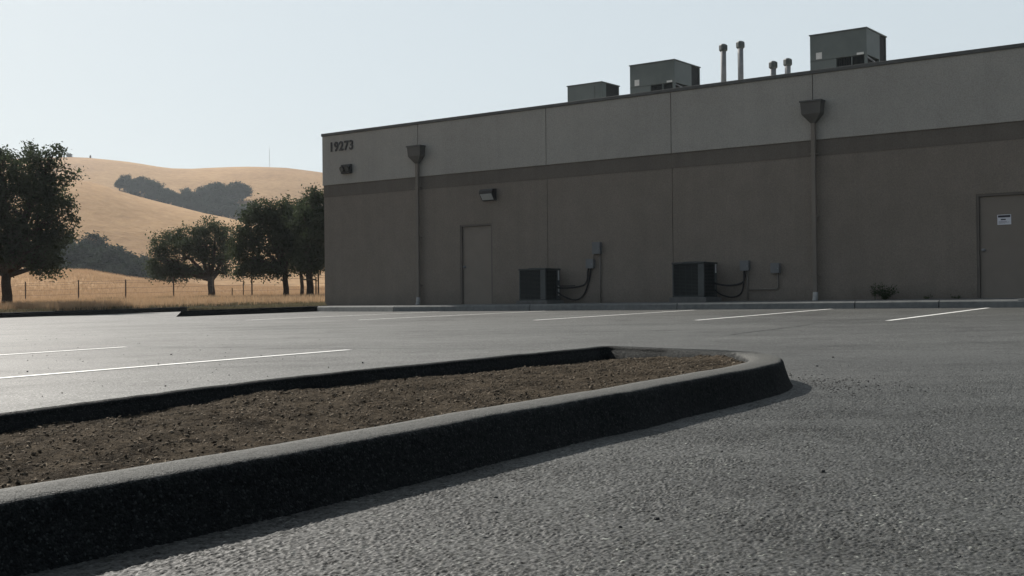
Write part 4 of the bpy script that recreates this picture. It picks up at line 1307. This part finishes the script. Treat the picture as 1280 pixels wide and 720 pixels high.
# things on the skyline
def skyline_post():
    p = spot(114, 648)
    r = thing("marker_post", "small dark post standing on the crest of the left hill", "post", p)
    MB().box(-0.45, 0.45, -0.3, 0.3, -0.6, 2.6).build("shaft", M['post'], r, bevel=0.1)
    MB().box(-0.3, 0.3, -0.2, 0.2, 2.6, 3.1).build("cap", M['post'], r, bevel=0.1)
skyline_post()
def mast():
    p = spot(338, 648)
    r = thing("radio_mast", "very thin radio mast on the crest of the right hill", "mast", p)
    mb = MB()
    for k in range(3):
        a = 2.094 * k
        mb.tube([(0.28 * math.cos(a), 0.28 * math.sin(a), -0.5), (0.05 * math.cos(a), 0.05 * math.sin(a), 10.6)], 0.03, 5)
    for z in np.arange(0, 10.2, 0.8):
        q = 0.28 - 0.23 * z / 10.6
        pts = [(q * math.cos(2.094 * k), q * math.sin(2.094 * k), z + 0.25 * (k % 2)) for k in range(4)]
        mb.tube(pts, 0.02, 4)
    mb.build("lattice", M['galv'], r)
    MB().tube([(0, 0, 10.4), (0, 0, 12.4)], 0.025, 5).build("whip_antenna", M['galv'], r)
mast()

# ------------------------------------------------------------------ weeds at the wall
def plant(name, label, s, d, h, w, n, seed, group=None):
    rng = np.random.default_rng(seed)
    x, y = wxy(s, d)
    r = thing(name, label, "weed", (x, y, plane(x, y) + 0.149), 0, group)
    st = MB(); P = []
    for k in range(n):
        a = rng.uniform(0, 6.28); rr = w * rng.random() ** 0.5
        hh = h * rng.uniform(0.35, 1.0) * (1 - 0.35 * rr / w)
        tip = Vector((rr * math.cos(a), rr * math.sin(a), hh)); mid = Vector((tip.x * 0.35, tip.y * 0.35, hh * 0.55))
        st.tube([(0, 0, -0.02), mid, tip], [0.005, 0.004, 0.002], 5)
        for q in range(int(14 * hh / 0.4) + 5):
            t = rng.uniform(0.25, 1.0)
            c = mid.lerp(tip, (t - 0.5) * 2) if t > 0.5 else mid * (t * 2)
            P.append((c.x + rng.normal(0, 0.025), c.y + rng.normal(0, 0.025), max(0.01, c.z + rng.normal(0, 0.02))))
    link_mesh("leaves", leaves_mesh("leaves", P, 0.045, rng, M['weed']), r)
    st.build("stems", M['weed'], r)
plant("weed_shrub", "scraggly dark weed bush at the wall base right of the right downspout", 17.25, -0.28, 0.43, 0.34, 42, 5)
plant("weed_shrub", "tall spindly weed stalk just left of the dark weed bush", 17.0, -0.2, 0.58, 0.10, 5, 6)
for i, s in enumerate((18.1, 18.7)):
    plant("weed", "tiny low weed at the wall base left of the right hand door", s, -0.1, 0.09, 0.15, 6, 10 + i, "tiny weeds at the wall base")

# ------------------------------------------------------------------ haze
def haze():
    o = MB().box(-1750, 1750, -700, 2300, -8, 130).build("haze", None)
    o.data.materials.clear()
    m = bpy.data.materials.new("haze"); m.use_nodes = True
    nt = m.node_tree
    nt.nodes.remove(nt.nodes["Principled BSDF"])
    v = nt.nodes.new("ShaderNodeVolumePrincipled")
    v.inputs["Color"].default_value = (0.85, 0.93, 1.0, 1)
    v.inputs["Density"].default_value = 0.00019
    v.inputs["Anisotropy"].default_value = 0.3
    nt.links.new(v.outputs[0], nt.nodes["Material Output"].inputs["Volume"])
    o.data.materials.append(m)
    tag(o, "thin pale haze in the air over the fields and hills", "haze", kind="stuff")
haze()
